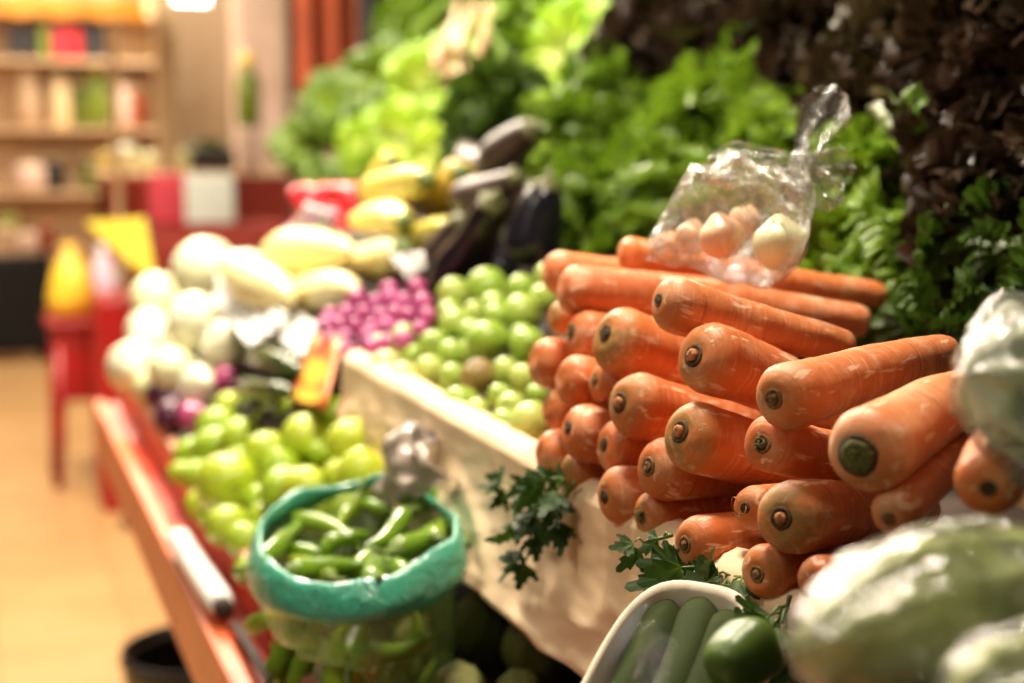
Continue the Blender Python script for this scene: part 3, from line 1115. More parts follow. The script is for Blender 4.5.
def chili_bag():
    ring = bag_frame()
    c = ring.mean(0)
    root = empty('chili_bag', (c[0], c[1], 0.74))
    tag(root, 'see-through green plastic bag with rolled turquoise rim, full of green chilies', 'bag')
    # smooth closed loop
    m = 72
    loop = []
    n = len(ring)
    for k in range(m):
        t = k / m * n
        i = int(t)
        f = t - i
        p0, p1, p2, p3 = (ring[(i + q) % n] for q in (-1, 0, 1, 2))
        loop.append(0.5 * ((2 * p1) + (-p0 + p2) * f + (2 * p0 - 5 * p1 + 4 * p2 - p3) * f * f + (-p0 + 3 * p1 - 3 * p2 + p3) * f ** 3))
    loop = np.array(loop)
    loop[:, 0] = np.where(loop[:, 0] > .355, .355 + (loop[:, 0] - .355) * .45, loop[:, 0])
    off = np.array([c[0], c[1], 0.74])
    # rim: a flattened fold
    mb = MB()
    vs, uv = [], []
    seg = 16
    for k in range(m):
        p = loop[k]
        out = p - c
        out[2] = 0
        out /= np.linalg.norm(out)
        bk_ = 1 - .62 * max(0.0, min(1.0, (k / m * 12 - 5.6) / .8, (9.9 - k / m * 12) / .8))
        w = (0.017 + 0.005 * nz(k * .2, 0, 0, 1, 3)) * bk_
        th = 0.006 + 0.002 * nz(k * .35, 4, 0, 1, 3)
        for i in range(seg):
            a = 2 * PI * i / seg
            wr = 1 + 0.22 * nz(math.cos(a) * 1.5, math.sin(a) * 1.5, k * 0.5, 1, 6)
            q = p + out * (th * math.cos(a) * wr + 0.010 * (0.5 - 0.5 * math.sin(a))) + np.array([0, 0, 1]) * (w * math.sin(a) * wr - 0.006 + 0.003 * nz(k * .3, 0, 7, 1, 2))
            vs.append(q - off)
            uv.append((i / seg, k / m))
    fs = []
    for k in range(m):
        for i in range(seg):
            a, b = k * seg + i, k * seg + (i + 1) % seg
            a2, b2 = ((k + 1) % m) * seg + i, ((k + 1) % m) * seg + (i + 1) % seg
            fs.append((a, a2, b2, b))
    mb.add(vs, fs, uv)
    mb.build('rolled_rim', M['teal_plastic'], root)['label'] = 'turquoise rolled rim'
    # body
    mb = MB()
    nv = 26
    vs, uv = [], []
    for j in range(nv):
        t = j / (nv - 1)
        for k in range(m):
            p = loop[k].copy()
            h = p[2]
            s = 1.0 - 0.04 * t - 0.28 * max(0, (t - .6) / .4) ** 2
            q = c + (p - c) * s
            q[2] = h * (1 - t) + 0.745 * t - 0.012 * (1 - t)
            wig = 0.004 * nz(k * .25, j * .22, 0, 1, 9) + 0.003 * nz(k * .8, j * .5, 0, 1, 2)
            o2 = (p - c)
            o2[2] = 0
            o2 /= np.linalg.norm(o2)
            q = q + o2 * wig
            if q[2] < .83:
                q[0] = max(q[0], .277)
            vs.append(q - off)
            uv.append((k / m, t))
    fs = grid_faces(m, nv, True)
    fs.append(tuple((nv - 1) * m + i for i in range(m)))
    mb.add(vs, fs, uv)
    mb.build('bag_wall', M['bag_plastic'], root)['label'] = 'see-through green plastic'
    return c, loop


bagc, bagloop = chili_bag()
# chilies: (ends in the photo: stem, tip), depth above the mouth plane
CHI = [((270, 560), (308, 512), 8, .0), ((296, 510), (360, 540), 9, .004), ((290, 572), (375, 562), 8, -.004), ((318, 545), (372, 528), 7, .004), ((300, 545), (340, 560), 7, -.01), ((372, 590), (376, 548), 8, -.004),
       ((398, 572), (372, 536), 8, .0), ((412, 520), (370, 552), 7, .010), ((402, 556), (446, 520), 8, .006), ((428, 544), (458, 505), 7, .0), ((440, 500), (392, 520), 7, .0), ((398, 495), (430, 512), 6, -.004),
       ((356, 505), (330, 532), 6, -.01), ((340, 578), (286, 556), 7, -.012), ((420, 566), (380, 575), 7, -.01), ((446, 520), (462, 545), 7, -.008), ((350, 570), (396, 540), 7, -.014), ((385, 510), (350, 500), 6, -.012)]
proto = [chili_parts(1.0, 0.085 + .006 * k, k + 3, (0.35, -0.25, 0.15)[k]) for k in range(3)]
cme = [(b.mesh('green_chili', M['chili']), s.mesh('stem', M['chili_stem'])) for b, s in proto]
CN, CKK = (-0.22, 0, 1), 0.903 - 0.22 * 0.31
lab = ['leaning up against the turquoise rim', 'lying near the limes, slanting into the bag', 'lying level along the front rim', 'in the middle pointing away from the rail', 'under the slanting one near the limes', 'standing near the front rim centre',
       'bent over the front middle', 'crossing the one below at the middle', 'reaching up toward the crate', 'slim, against the crate side rim', 'at the back below the grey plastic', 'short, at the very back',
       'short, tucked behind the slanting one', 'half buried by the front rim', 'half buried in the front by the level one', 'against the crate side wall of the bag', 'half buried in the very middle', 'short, beside the limes at the back rim']


def chili_obj(a, b, k, label, group):
    d = b - a
    L = float(np.linalg.norm(d))
    o = obj_from(cme[k % 3][0], 'green_chili', None, (a + b) / 2, track(d, 'Z', k * 1.7), (L * 1.0, L * 1.0, L))
    obj_from(cme[k % 3][1], 'stem', o)
    tag(o, label, 'chili', group)
    return o


for k, ((a, b, rpx, up)) in enumerate(CHI):
    g = random.Random(k)
    A_ = PN(*a, CN, CKK + up + 0.004 * g.uniform(-1, 1))
    B_ = PN(*b, CN, CKK + up - 0.010 * g.uniform(0, 1))
    sc_ = 0.5
    o = chili_obj(A_, B_, k, 'green chili in the turquoise-rimmed bag, ' + lab[k], 'green chilies in the bag')
    L = float(np.linalg.norm(B_ - A_))
    w = rpx * 1.7 / F / 0.088
    o.scale = (w, w, L)
    o.children[0].scale = (1, 1, w / L)
    o.children[0].location = (0, 0, -0.5 + 0.5 * w / L)
# chilies seen through the side of the bag
for k in range(14):
    g = random.Random(k + 50)
    t = 0.04 + k / 13 * 0.31
    i = int(len(bagloop) * t) % len(bagloop)
    p = bagloop[i]
    z = 0.835 - (k % 2) * 0.045
    q = bagc + (p - bagc) * 0.82
    q[2] = z
    d = np.array([g.uniform(-.3, .3), g.uniform(-.3, .3), 1.0]) * 0.035
    if k % 5 == 0:
        d = np.array([0.03, -0.03, 0.015])
    o = chili_obj(q - d, q + d, k, 'green chili seen through the bag side, ' + ORD[k // 2] + (' upper' if k % 2 == 0 else ' lower') + ' one from the rail', 'green chilies inside the bag wall')
    o.scale = (0.11, 0.11, float(np.linalg.norm(2 * d)))
spart('flat_bed', MB().add(*span((0.272, 1.10, 0.722), (0.42, 1.42, 0.738), 0.002)), M['dark_wood'])


# ================================================================== ONIONS and other far produce
def bulb(seed, neck=0.35, flat=0.9):
    prof = []
    n = 22
    for k in range(1, n):
        a = PI * k / n
        r, z = math.sin(a), -math.cos(a) * flat
        if z > 0.45 * flat:
            t = (z / flat - .45) / .55
            r = max(r * (1 - .35 * t), 0.11 * (1 - .3 * t))
            z += neck * t * t
        prof.append((r, z))
    return MB().add(*lathe(prof, 28, lambda x, y, z, u, v: (x * (1 + .04 * nz(x, y, z, 1.2, seed)), y * (1 + .04 * nz(x, y, z, 1.2, seed + 2)), z)))


def root_tuft(seed, flat=0.9):
    g = random.Random(seed)
    mb = MB()
    for k in range(14):
        a = g.uniform(0, 2 * PI)
        r = g.uniform(0, .1)
        mb.add(*tube([(r * math.cos(a), r * math.sin(a), -flat * .97), (r * 1.6 * math.cos(a), r * 1.6 * math.sin(a), -flat - .06), (r * 2.4 * math.cos(a + .4), r * 2.4 * math.sin(a + .4), -flat - g.uniform(.08, .16))], [.018, .012, .006], 5))
    return mb


wo_me = [bulb(k + 2, 0.2).mesh('white_onion', M['white_onion']) for k in range(3)]
rt_me = root_tuft(4).mesh('root_tuft', M['root'])
ON_N = (-0.95, 0.0, 1.0)
ON_K = 0.80 - 0.95 * 0.27


def on_place(px, py, r, n=ON_N, k=ON_K):
    c = PN(px, py, n, k)
    rr = r * depth(c) / F
    return PN(px, py, n, k + rr * 1.38)


WO = [(136, 366, 25), (158, 300, 25), (205, 272, 31), (196, 325, 29), (152, 345, 22), (222, 353, 24), (172, 372, 24), (148, 328, 20), (238, 318, 22), (244, 275, 24), (152, 388, 18), (205, 380, 20)]
WL = ['white onion lowest by the rail corner, above the red onions', 'white onion bulging out over the far rail end', 'large greenish white onion crowning the heap', 'big white onion with green streaks in the heap centre', 'small white onion between the centre one and the lowest one',
      'bright white onion nearest the dark cucumber', 'pale onion just above the dark red onion', 'yellowish white onion at the far rail edge', 'white onion beside the white paper liner', 'white onion behind the crowning one, next to the squash',
      'small pale onion touching the rail next to the red onions', 'white onion tucked over the pink onion']
won = heap(WO, on_place, 'white_onion', 'onion', 'white onions heaped at the stall end', wo_me, M['white_onion'], None, lambda p: WL, lambda i: rq(i, 9), 1.12, 140)
for o in [o for o in bpy.data.objects if o.name.startswith('white_onion')]:
    obj_from(rt_me, 'root_tuft', o)
bed_under(won, 'sloped_bed', 0.02, M['dark_wood'], ext=lambda a, b, c, d: (max(a, .275), b, c, min(d, 2.9)))

RO = [(162, 396, 17), (172, 418, 19), (191, 416, 15), (207, 388, 14), (226, 380, 15), (240, 392, 12), (180, 402, 12)]
RL = ['dark purple onion touching the rail', 'darkest purple onion nearest the limes and rail', 'bright pink and white onion above the limes', 'scarlet red onion standing behind the pink one', 'pale pink onion tip below the white onions', 'dark red onion end beside the cucumber', 'small purple onion with a pale spot between the purple ones']
rme = [bulb(k + 20, 0.3).mesh('red_onion', M['red_onion']) for k in range(2)]
ron = heap(RO, lambda x, y, r: on_place(x, y, r, (-0.78, 0, 1.0), LK), 'red_onion', 'onion', 'red onions beyond the limes', rme, M['red_onion'], None, lambda p: RL, lambda i: rq(i, 19), 1.0, 100, 1,
           {2: ('pink_onion', RL[2]), 3: ('scarlet_onion', RL[3]), 4: ('pink_onion', RL[4])})
for o in [o for o in bpy.data.objects if o.name.startswith('red_onion')]:
    obj_from(rt_me, 'root_tuft', o)
bed_under(ron, 'sloped_bed', 0.012, M['dark_wood'], ext=lambda a, b, c, d: (max(a, .275), b, c, d))


def long_fruit(name, a, b, r, mat, label, cat, group, prof, stem=None, seed=0, seg=26, ribs=0, ribd=0.0, stemname='stem'):
    """fruit lying from a (stem end) to b; prof = [(t, radius share)]"""
    a, b = np.array(a), np.array(b)
    L = float(np.linalg.norm(b - a))
    n = 26
    ts = np.linspace(0, 1, n)
    pt, pr = zip(*prof)
    rad = np.interp(ts, pt, pr)
    rad = np.convolve(np.pad(rad, 1, mode='edge'), [.25, .5, .25], 'valid')
    rad[0], rad[-1] = pr[0], pr[-1]

    def fn(x, y, z, u, v):
        s = 1 + .05 * nz(x / r, y / r, z / L * 3, 1.1, seed)
        if ribs:
            s *= 1 - ribd * (0.5 + 0.5 * math.cos(2 * PI * u * ribs))
        return x * s, y * s + 0.05 * L * math.sin(PI * v) * math.sin(seed), z

    mb = MB().add(*lathe([(max(1e-4, r * q), L * t) for t, q in zip(ts, rad)], seg, fn))
    o = mb.build(name, M[mat], None, a, track(b - a, 'Z', seed))
    tag(o, label, cat, group)
    if stem:
        st = MB()
        st.add(*lathe([(r * .10, -.45 * r), (r * .12, -.15 * r), (r * .34, 0.0), (r * .52, .14 * r), (r * .50, .2 * r)], 14, lambda x, y, z, u, v: (x * (1 + .3 * v * math.cos(u * 2 * PI * 5)), y * (1 + .3 * v * math.cos(u * 2 * PI * 5)), z)))
        st.build(stemname, M[stem], o)
    return o


OVAL = [(0, .05), (.04, .38), (.12, .66), (.25, .9), (.45, 1), (.65, .98), (.82, .8), (.93, .5), (1, .05)]
PEAR = [(0, .12), (.05, .3), (.15, .46), (.3, .62), (.5, .86), (.7, 1), (.86, .88), (.95, .55), (1, .05)]
EGGP = [(0, .22), (.06, .5), (.2, .68), (.45, .85), (.7, 1), (.86, .9), (.95, .58), (1, .05)]
BELL = [(0, .2), (.03, .6), (.1, .9), (.25, 1), (.5, .96), (.75, .82), (.92, .6), (1, .15)]

SQ = [  # stem px, tip px, radius px, X of plane, label
    ((276, 262), (352, 252), 25, .50, 'pale cream squash lying at the back, by the pink and red bag'),
    ((404, 250), (346, 262), 25, .56, 'round yellowish squash next to the small white card'),
    ((290, 300), (356, 290), 21, .47, 'cream squash lying in front, above the magenta radishes'),
    ((228, 268), (292, 300), 22, .41, 'long white squash lying along the white liner, beside the white onions'),
    ((260, 322), (316, 330), 13, .415, 'slim amber-bellied squash low against the white paper'),
]
sqi = []
for k, (a, b, r, X, lb) in enumerate(SQ[:4]):
    A_, B_ = PX(*a, X), PX(*b, X + 0.01)
    rr = r * depth(A_) / F
    o = long_fruit('pale_squash', A_, B_, rr, 'squash', lb, 'squash', 'pale squashes past the radishes', OVAL if k < 3 else PEAR, 'green_stem', k + 1.3, 28, 8, .03)
    for t in (0.1, .35, .65, .9):
        sqi.append((A_ + (B_ - A_) * t, rr))
bed_under(sqi, 'sloped_bed', 0.03, M['dark_wood'])

PE = [((428, 180), (362, 190), 21, .60, 'pepper', 'pale yellow pepper uppermost by the lime-green lettuce'), ((405, 222), (352, 222), 19, .57, 'pepper', 'bright cream-yellow pepper beside the red bag'),
      ((462, 172), (430, 205), 22, .64, 'pepper_amber', 'amber yellow pepper next to the brown eggplants'), ((448, 228), (402, 238), 16, .60, 'pepper', 'yellow pepper just behind the white card'), ((440, 205), (392, 206), 17, .64, 'pepper_amber', 'amber pepper squeezed in the middle of the yellow ones'),
      ((392, 160), (372, 176), 14, .66, 'pepper', 'small yellow pepper peeking out below the leaves')]
pei = []
for k, (a, b, r, X, mt, lb) in enumerate(PE):
    A_, B_ = PX(*a, X), PX(*b, X)
    rr = r * depth(A_) / F
    long_fruit('yellow_pepper', A_, B_, rr, mt, lb, 'pepper', 'yellow peppers', BELL, 'green_stem', k + 3.1, 30, 4, .10)
    for t in (0.1, .5, .9):
        pei.append((A_ + (B_ - A_) * t, rr))
bed_under(pei, 'sloped_bed', 0.03, M['dark_wood'])

EG = [((494, 200), (440, 292), 29, .585, 'eggplant', 'long glossy black eggplant lying slanted down toward the tomatillos'), ((548, 182), (526, 268), 31, .63, 'eggplant', 'upright glossy black eggplant against the curly lettuce'),
      ((462, 220), (424, 276), 21, .60, 'eggplant_brown', 'brown eggplant slanting beside the white card'), ((516, 178), (456, 200), 22, .64, 'eggplant_brown', 'grey-brown eggplant with a pale shine, lying above the long black one'),
      ((535, 190), (486, 214), 21, .66, 'eggplant_brown', 'brown eggplant squeezed between the two black ones'), ((534, 128), (488, 168), 25, .70, 'eggplant_brown', 'dusky eggplant topmost under the dark leaves'), ((466, 150), (502, 176), 21, .72, 'eggplant_brown', 'dim purple-brown eggplant behind the topmost one'),
      ((505, 240), (496, 285), 22, .64, 'eggplant', 'black eggplant low in the shadow behind the tomatillos')]
egi = []
for k, (a, b, r, X, mt, lb) in enumerate(EG):
    A_, B_ = PX(*a, X), PX(*b, X - .02)
    rr = r * depth(A_) / F
    long_fruit('eggplant', A_, B_, rr, mt, lb, 'eggplant', 'eggplants', EGGP, 'calyx', k + 2.2, 30, stemname='calyx')
    for t in (0.1, .5, .9):
        egi.append((A_ + (B_ - A_) * t, rr))
bed_under(egi, 'sloped_bed', 0.01, M['dark_wood'], ext=lambda a, b, c, d: (a, min(b - .04, .735), max(c + .10, 1.605), d))

# radishes: small magenta roots
rad_px = []
g = random.Random(5)
for (y, x0, x1) in ((290, 388, 412), (301, 358, 424), (314, 332, 426), (327, 326, 420), (340, 330, 404), (351, 350, 372)):
    n = max(2, int((x1 - x0) / 15.5) + 1)
    for k in range(n):
        rad_px.append((x0 + (x1 - x0) * k / (n - 1) + g.uniform(-2, 2), y + g.uniform(-3, 3), 9.5 + g.uniform(-1, 1)))
RN = (-0.80, 0, 1.0)
RK = 0.985 - 0.80 * 0.41


def rad_place(px, py, r):
    c = PN(px, py, RN, RK)
    return PN(px, py, RN, RK + r * depth(c) / F * 1.3)


def radish_mesh(seed):
    return fruit_mesh(seed, 1.05, 0.06, 0.25, 20, 14)


radme = [radish_mesh(k + 40).mesh('radish', M['radish']) for k in range(3)]
tailme = MB().add(*tube([(0, 0, -1.1), (.05, 0, -1.4), (.18, .05, -1.75)], [.16, .07, .02], 8)).mesh('root_tail', M['radish_root'])
rads = heap(rad_px, rad_place, 'radish', 'radish', 'magenta radishes beyond the crate', radme, M['radish'], None,
            lambda pts: row_labels(pts, lambda p: p[2], 4, lambda p: p[1], lambda c, r: f'small magenta radish, {c} from the tomatillos in the {r} row up of its heap'), lambda i: rq(i, 3), 1.0, 100)
for o in [o for o in bpy.data.objects if o.name.startswith('radish')]:
    obj_from(tailme, 'root_tail', o)
bed_under(rads, 'sloped_bed', 0.01, M['dark_wood'], ext=lambda a, b, c, d: (a, b, max(c, 1.62), d))

# cucumbers in the gap by the price card
cui = []
for k, (a, b, r, X, lb) in enumerate((((252, 358), (300, 372), 12, .37, 'dark green cucumber with a wet glint, between white onions and price card'), ((246, 384), (292, 392), 10, .345, 'dark green cucumber lower down, just behind the limes'), ((262, 345), (306, 352), 9, .40, 'thin dark cucumber highest beside the white paper'))):
    A_, B_ = PX(*a, X), PX(*b, X + .01)
    rr = r * depth(A_) / F
    long_fruit('cucumber', A_, B_, rr, 'cucumber', lb, 'cucumber', 'cucumbers', [(0, .1), (.05, .6), (.15, .92), (.5, 1), (.85, .92), (.95, .6), (1, .1)], 'green_stem', k + .7)
    for t in (.1, .5, .9):
        cui.append((A_ + (B_ - A_) * t, rr))
bed_under(cui, 'sloped_bed', 0.01, M['dark_wood'])


# ---------------------------------------------------- papers, cards, bags by the produce
def sheet(name, corners, mat, label, cat, n=14, crumple=0.006, seed=0, thick=0.0012):
    """a creased sheet spanning four points"""
    a, b, c, d = (np.array(p) for p in corners)
    nrm = np.cross(b - a, d - a)
    nrm /= np.linalg.norm(nrm)
    vs, uv = [], []
    for j in range(n):
        for i in range(n):
            u, v = i / (n - 1), j / (n - 1)
            p = a * (1 - u) * (1 - v) + b * u * (1 - v) + c * u * v + d * (1 - u) * v
            w = crumple * (abs(nz(u * 2, v * 2, 0, 1.6, seed)) * 2 - .6 + .5 * nz(u * 2, v * 2, 3, 4, seed))
            vs.append(p + nrm * w)
            uv.append((u, v))
    o = MB().add(vs, grid_faces(n, n), uv).build(name, mat)
    md = o.modifiers.new('thick', 'SOLIDIFY')
    md.thickness = thick
    if label:
        tag(o, label, cat)
    return o


sheet('white_liner', (PX(222, 258, .425), PX(290, 318, .405), PX(252, 352, .352), PX(214, 300, .365)), M['white_sheet'], 'white paper liner standing between the white onions and the pale squashes', 'paper', 18, .012, 2)
sheet('white_paper', (PX(274, 298, .44), PX(318, 326, .44), PX(304, 360, .395), PX(282, 342, .39)), M['white_sheet'], 'crumpled white paper behind the orange price card', 'paper', 18, .006, 5)
sheet('white_card', (PX(388, 255, .53), PX(424, 252, .54), PX(426, 268, .535), PX(408, 280, .525)), M['white_sheet'], 'small blank white card between the yellow squash and the brown eggplant', 'card', 10, .003, 7)

pc = [PX(312, 334, .415), PX(343, 337, .418), PX(325, 410, .366), PX(290, 402, .362)]
card = sheet('price_card', pc, M['orange_card'], 'orange price card with yellow print standing above the limes', 'price card', 6, .001, 1)


def on_card(u, v, ru, rv, mat, seed):
    a, b, c, d = pc
    nrm = np.cross(b - a, d - a)
    nrm /= np.linalg.norm(nrm)
    if nrm @ (CAM - a) < 0:
        nrm = -nrm
    ring = []
    for k in range(24):
        t = 2 * PI * k / 24
        uu, vv = u + ru * math.cos(t), v + rv * math.sin(t)
        ring.append(a * (1 - uu) * (1 - vv) + b * uu * (1 - vv) + c * uu * vv + d * (1 - uu) * vv + nrm * .0016)
    MB().add(ring + [p + nrm * .0006 for p in ring], [tuple(range(24, 48))] + [(i, (i + 1) % 24, 24 + (i + 1) % 24, 24 + i) for i in range(24)]).build('print', M[mat], card, smooth=False)


on_card(.5, .22, .2, .10, 'red_print', 1)
on_card(.5, .55, .34, .2, 'yellow_print', 2)
on_card(.48, .87, .38, .10, 'yellow_print', 3)

# bag hung on the crate lip
sheet('plastic_bag', (PN(402, 420, (1, 0, 0), .384), PN(424, 428, (1, 0, 0), .384), PN(440, 486, (1, 0, 0), .372), PN(372, 512, (1, 0, 0), .360)), M['grey_bag'], 'greyish crumpled plastic bag corner hanging from the crate lip over the chilies', 'plastic bag', 20, .016, 4)

# red packet behind
sheet('red_packet', (PX(300, 190, .56), PX(358, 184, .60), PX(362, 232, .58), PX(290, 236, .53)), M['red_bag'], 'red plastic packet behind the pale squashes', 'packet', 16, .02, 3, .006)
sheet('pink_packet', (PX(310, 205, .49), PX(340, 212, .51), PX(330, 246, .50), PX(268, 262, .45)), M['pink_bag'], 'pink and silvery wrapper leaning on the red packet', 'wrapper', 16, .02, 9, .004)
# the boards they lean on
spart('flat_bed', MB().add(*span((0.78, 2.21, 0.90), (1.55, 3.2, 0.912), 0.002)), M['dark_wood'])


# ================================================================== LEAFY GREENS
def ruffled_leaf(mb, M4, L, W, ruf, nwave, seed, nt=84, nr=10, curl=0.8, spread=1.45, cup=0.2):
    """fan-shaped leaf with a frilled margin; grows along +Z from the origin, its face towards +X"""
    g = random.Random(seed)
    ph, ph2 = g.uniform(0, 6), g.uniform(0, 6)
    vs, uv = [], []
    for j in range(nr):
        v = j / (nr - 1)
        for i in range(nt):
            u = i / (nt - 1) * 2 - 1
            th = u * spread * (0.35 + 0.65 * v)
            rl = L * (0.72 + 0.28 * math.cos(u * 1.4)) * (1 + 0.10 * math.sin(nwave * .37 * u + ph))
            rho = rl * v
            y, z = rho * math.sin(th) * W / L, rho * math.cos(th) * 0.85 + 0.12 * L * v
            amp = ruf * L * v ** 2.8
            w = math.sin(nwave * u * PI * .5 + ph) + 0.35 * math.sin(nwave * 1.9 * u * PI * .5 + ph2) + 0.9 * nz(u * 5, v * 2, 0, 1.4, seed)
            x = amp * w + cup * L * (y / L) ** 2
            fold = amp * 0.8 * math.cos(nwave * u * PI * .5 + ph + v * 2)
            y += fold * math.cos(th)
            z -= fold * math.sin(th) * .6
            z += 0.35 * amp * math.sin(nwave * 1.3 * u + ph2)
            # curl backwards toward the tip
            a = curl * v * v
            x, z = x * math.cos(a) - z * math.sin(a) * .6, z * math.cos(a) + x * math.sin(a) * .4
            vs.append(M4 @ Vector((x, y, z)))
            uv.append((u * .5 + .5, v))
    mb.add(vs, grid_faces(nt, nr), uv)


def head_mesh(name, mat, R, nleaf, seed, ruf=0.11, nwave=15, W=1.0, curl=0.9, emin=8, emax=78, spread=1.45, nt=84, cup=.2):
    mb = MB()
    g = random.Random(seed)
    for k in range(nleaf):
        t = (k + .5) / nleaf
        az = k * 2.39996 + g.uniform(-.25, .25)
        el = math.radians(emax + (emin - emax) * math.sqrt(t)) + g.uniform(-.12, .12)
        L = R * (0.8 + .25 * t) * g.uniform(.88, 1.1)
        # leaf axis Z tilted out to elevation el, face (+X) outward/down
        rot = Matrix.Rotation(az, 4, 'Z') @ Matrix.Rotation(PI / 2 - el, 4, 'Y') @ Matrix.Rotation(g.uniform(-.4, .4), 4, 'Z')
        ruffled_leaf(mb, rot @ Matrix.Rotation(PI, 4, 'Z'), L, L * W, ruf * g.uniform(.8, 1.25), nwave * g.uniform(.85, 1.15), seed * 100 + k, nt, 9, curl * g.uniform(.5, 1.2), spread, cup)
    st = tube([(0, 0, -.03), (0, 0, .02)], [.018, .022], 12)
    mb.add(*st)
    return mb.mesh(name, mat)


def frilly_head(name, mat, R, n, seed, leafL, nwave, ruf, nt=120, curl=0.9, base=.45):
    """a head whose surface is crowded with frilled leaf tips"""
    mb = MB()
    g = random.Random(seed)
    for k in range(n):
        t = (k + .5) / n
        az = k * 2.39996 + g.uniform(-.3, .3)
        el = math.acos(1 - 1.25 * t)
        d = Vector((math.sin(el) * math.cos(az), math.sin(el) * math.sin(az), math.cos(el)))
        b = d * R * g.uniform(base - .12, base + .15)
        ax = (d + Vector((g.uniform(-1, 1), g.uniform(-1, 1), g.uniform(-1, 1))) * .55).normalized()
        rot = ax.to_track_quat('Z', 'Y') @ Quaternion((0, 0, 1), g.uniform(0, 2 * PI))
        L = leafL * g.uniform(.75, 1.25)
        ruffled_leaf(mb, Matrix.Translation(b) @ rot.to_matrix().to_4x4(), L, L * g.uniform(.8, 1.15), ruf * g.uniform(.8, 1.25), nwave * g.uniform(.85, 1.15), seed * 100 + k, nt, 8, curl * g.uniform(-.6, 1.4), 1.35, g.uniform(-.1, .5))
    core = lathe(ellipsoid_prof(R * (base - .1), R * (base - .1), 12), 20)
    mb.add(core[0], core[1], [(0.5, .7)] * len(core[0]))
    return mb.mesh(name, mat)


LET = {
    'curly': [frilly_head('curly_lettuce', M['lettuce'], .15, 58, k + 1, .078, 20, .11) for k in range(3)],
    'dark': [frilly_head('dark_curly_lettuce', M['lettuce_dark'], .14, 70, k + 5, .066, 19, .11) for k in range(2)],
    'red': [frilly_head('red_leaf_lettuce', M['lettuce_red'], .16, 66, k + 9, .082, 18, .12) for k in range(3)],
    'lime': [head_mesh('pale_lettuce', M['lettuce_lime'], .17, 16, k + 13, .07, 8, .8, .7, 12, 80, 1.1, 48) for k in range(2)],
    'spin': [head_mesh('spinach_bunch', M['spinach'], .16, 22, k + 17, .045, 5, .6, .8, 10, 80, 1.0, 30) for k in range(2)],
}
LN_ = {'curly': 'curly_lettuce', 'dark': 'dark_curly_lettuce', 'red': 'red_leaf_lettuce', 'lime': 'pale_lettuce', 'spin': 'spinach_bunch'}
# kind, px, py, X, scale, label
HEADS = [
    ('curly', 610, 215, .86, 1.0, 'curly green lettuce head just behind the long top carrots and eggplants'),
    ('curly', 590, 120, .95, 1.0, 'curly green lettuce head above the black eggplants'),
    ('curly', 690, 150, .93, 1.05, 'curly green lettuce head behind the bag of onions, topmost of the greens'),
    ('curly', 700, 240, .80, .85, 'curly green lettuce head directly behind the onion bag foot'),
    ('curly', 770, 90, .98, .9, 'curly green lettuce head under the red lettuce, above the clear bag'),
    ('curly', 868, 210, .80, .78, 'curly green lettuce head with clear ring-shaped frills beside the clear bag knot'),
    ('curly', 880, 290, .74, .62, 'curly green lettuce head low behind the carrot tips'),
    ('curly', 800, 170, .90, .9, 'curly green lettuce head behind the clear bag knot'),
    ('curly', 595, 190, .80, .8, 'curly green lettuce head pressed against the upright black eggplant'),
    ('curly', 650, 205, .76, .7, 'small curly green lettuce head at the tail end of the clear bag'),
    ('dark', 985, 285, .74, .72, 'dark green frilly lettuce head above the wrapped vegetable'),
    ('dark', 945, 245, .84, .72, 'dark green frilly lettuce head in shade under the red heads'),
    ('red', 650, 45, 1.06, 1.0, 'dark red lettuce head beside the bright yellow-green heads'),
    ('red', 750, 22, 1.02, 1.0, 'dark red lettuce head in the middle of the top row'),
    ('red', 840, 20, .97, .92, 'dark red lettuce head at the top, above the clear bag tip'),
    ('red', 925, 30, .93, .88, 'dark red lettuce head at the top near the frame corner'),
    ('red', 1010, 30, .90, .85, 'dark red lettuce head in the top corner'),
    ('red', 900, 115, .90, .80, 'dark red lettuce head with one twisted pale green leaf edge'),
    ('red', 990, 110, .84, .78, 'dark red lettuce head at the picture edge, second row down'),
    ('red', 1015, 195, .80, .76, 'dark red lettuce head lowest at the picture edge'),
    ('red', 940, 175, .86, .72, 'dark red lettuce head between the green ring-frilled head and the edge'),
    ('lime', 555, 45, 1.02, 1.0, 'bright yellow-green lettuce head next to the red ones'),
    ('lime', 548, 120, .90, .72, 'yellow-green lettuce head above the upright black eggplant'),
    ('dark', 492, 105, .84, .95, 'dull dark green lettuce head above the dusky eggplants'),
    ('curly', 500, 45, .98, .9, 'green lettuce head beside the pale leek roots'),
    ('lime', 405, 85, .95, 1.05, 'bright lime lettuce head between spinach and leeks'),
    ('lime', 392, 135, .84, .75, 'pale lime lettuce head hanging over the yellow peppers'),
    ('lime', 425, 150, .78, .6, 'small pale lettuce head right above the amber pepper'),
    ('lime', 352, 140, .90, .7, 'light green lettuce head beside the spinach'),
    ('spin', 320, 90, 1.00, 1.1, 'broad green spinach bunch under the rust cloth'),
    ('spin', 285, 135, .92, 1.0, 'dark green spinach bunch overhanging the red counter'),
    ('spin', 365, 70, 1.06, 1.0, 'mid green spinach bunch beside the lime lettuce'),
    ('spin', 305, 178, .84, .7, 'dark spinach bunch low above the red packet'),
    ('curly', 450, 10, 1.12, .95, 'green lettuce head at the top edge above the leeks'),
    ('curly', 400, 25, 1.2, .9, 'green lettuce head at the top edge by the dark cloth'),
]
hd = []
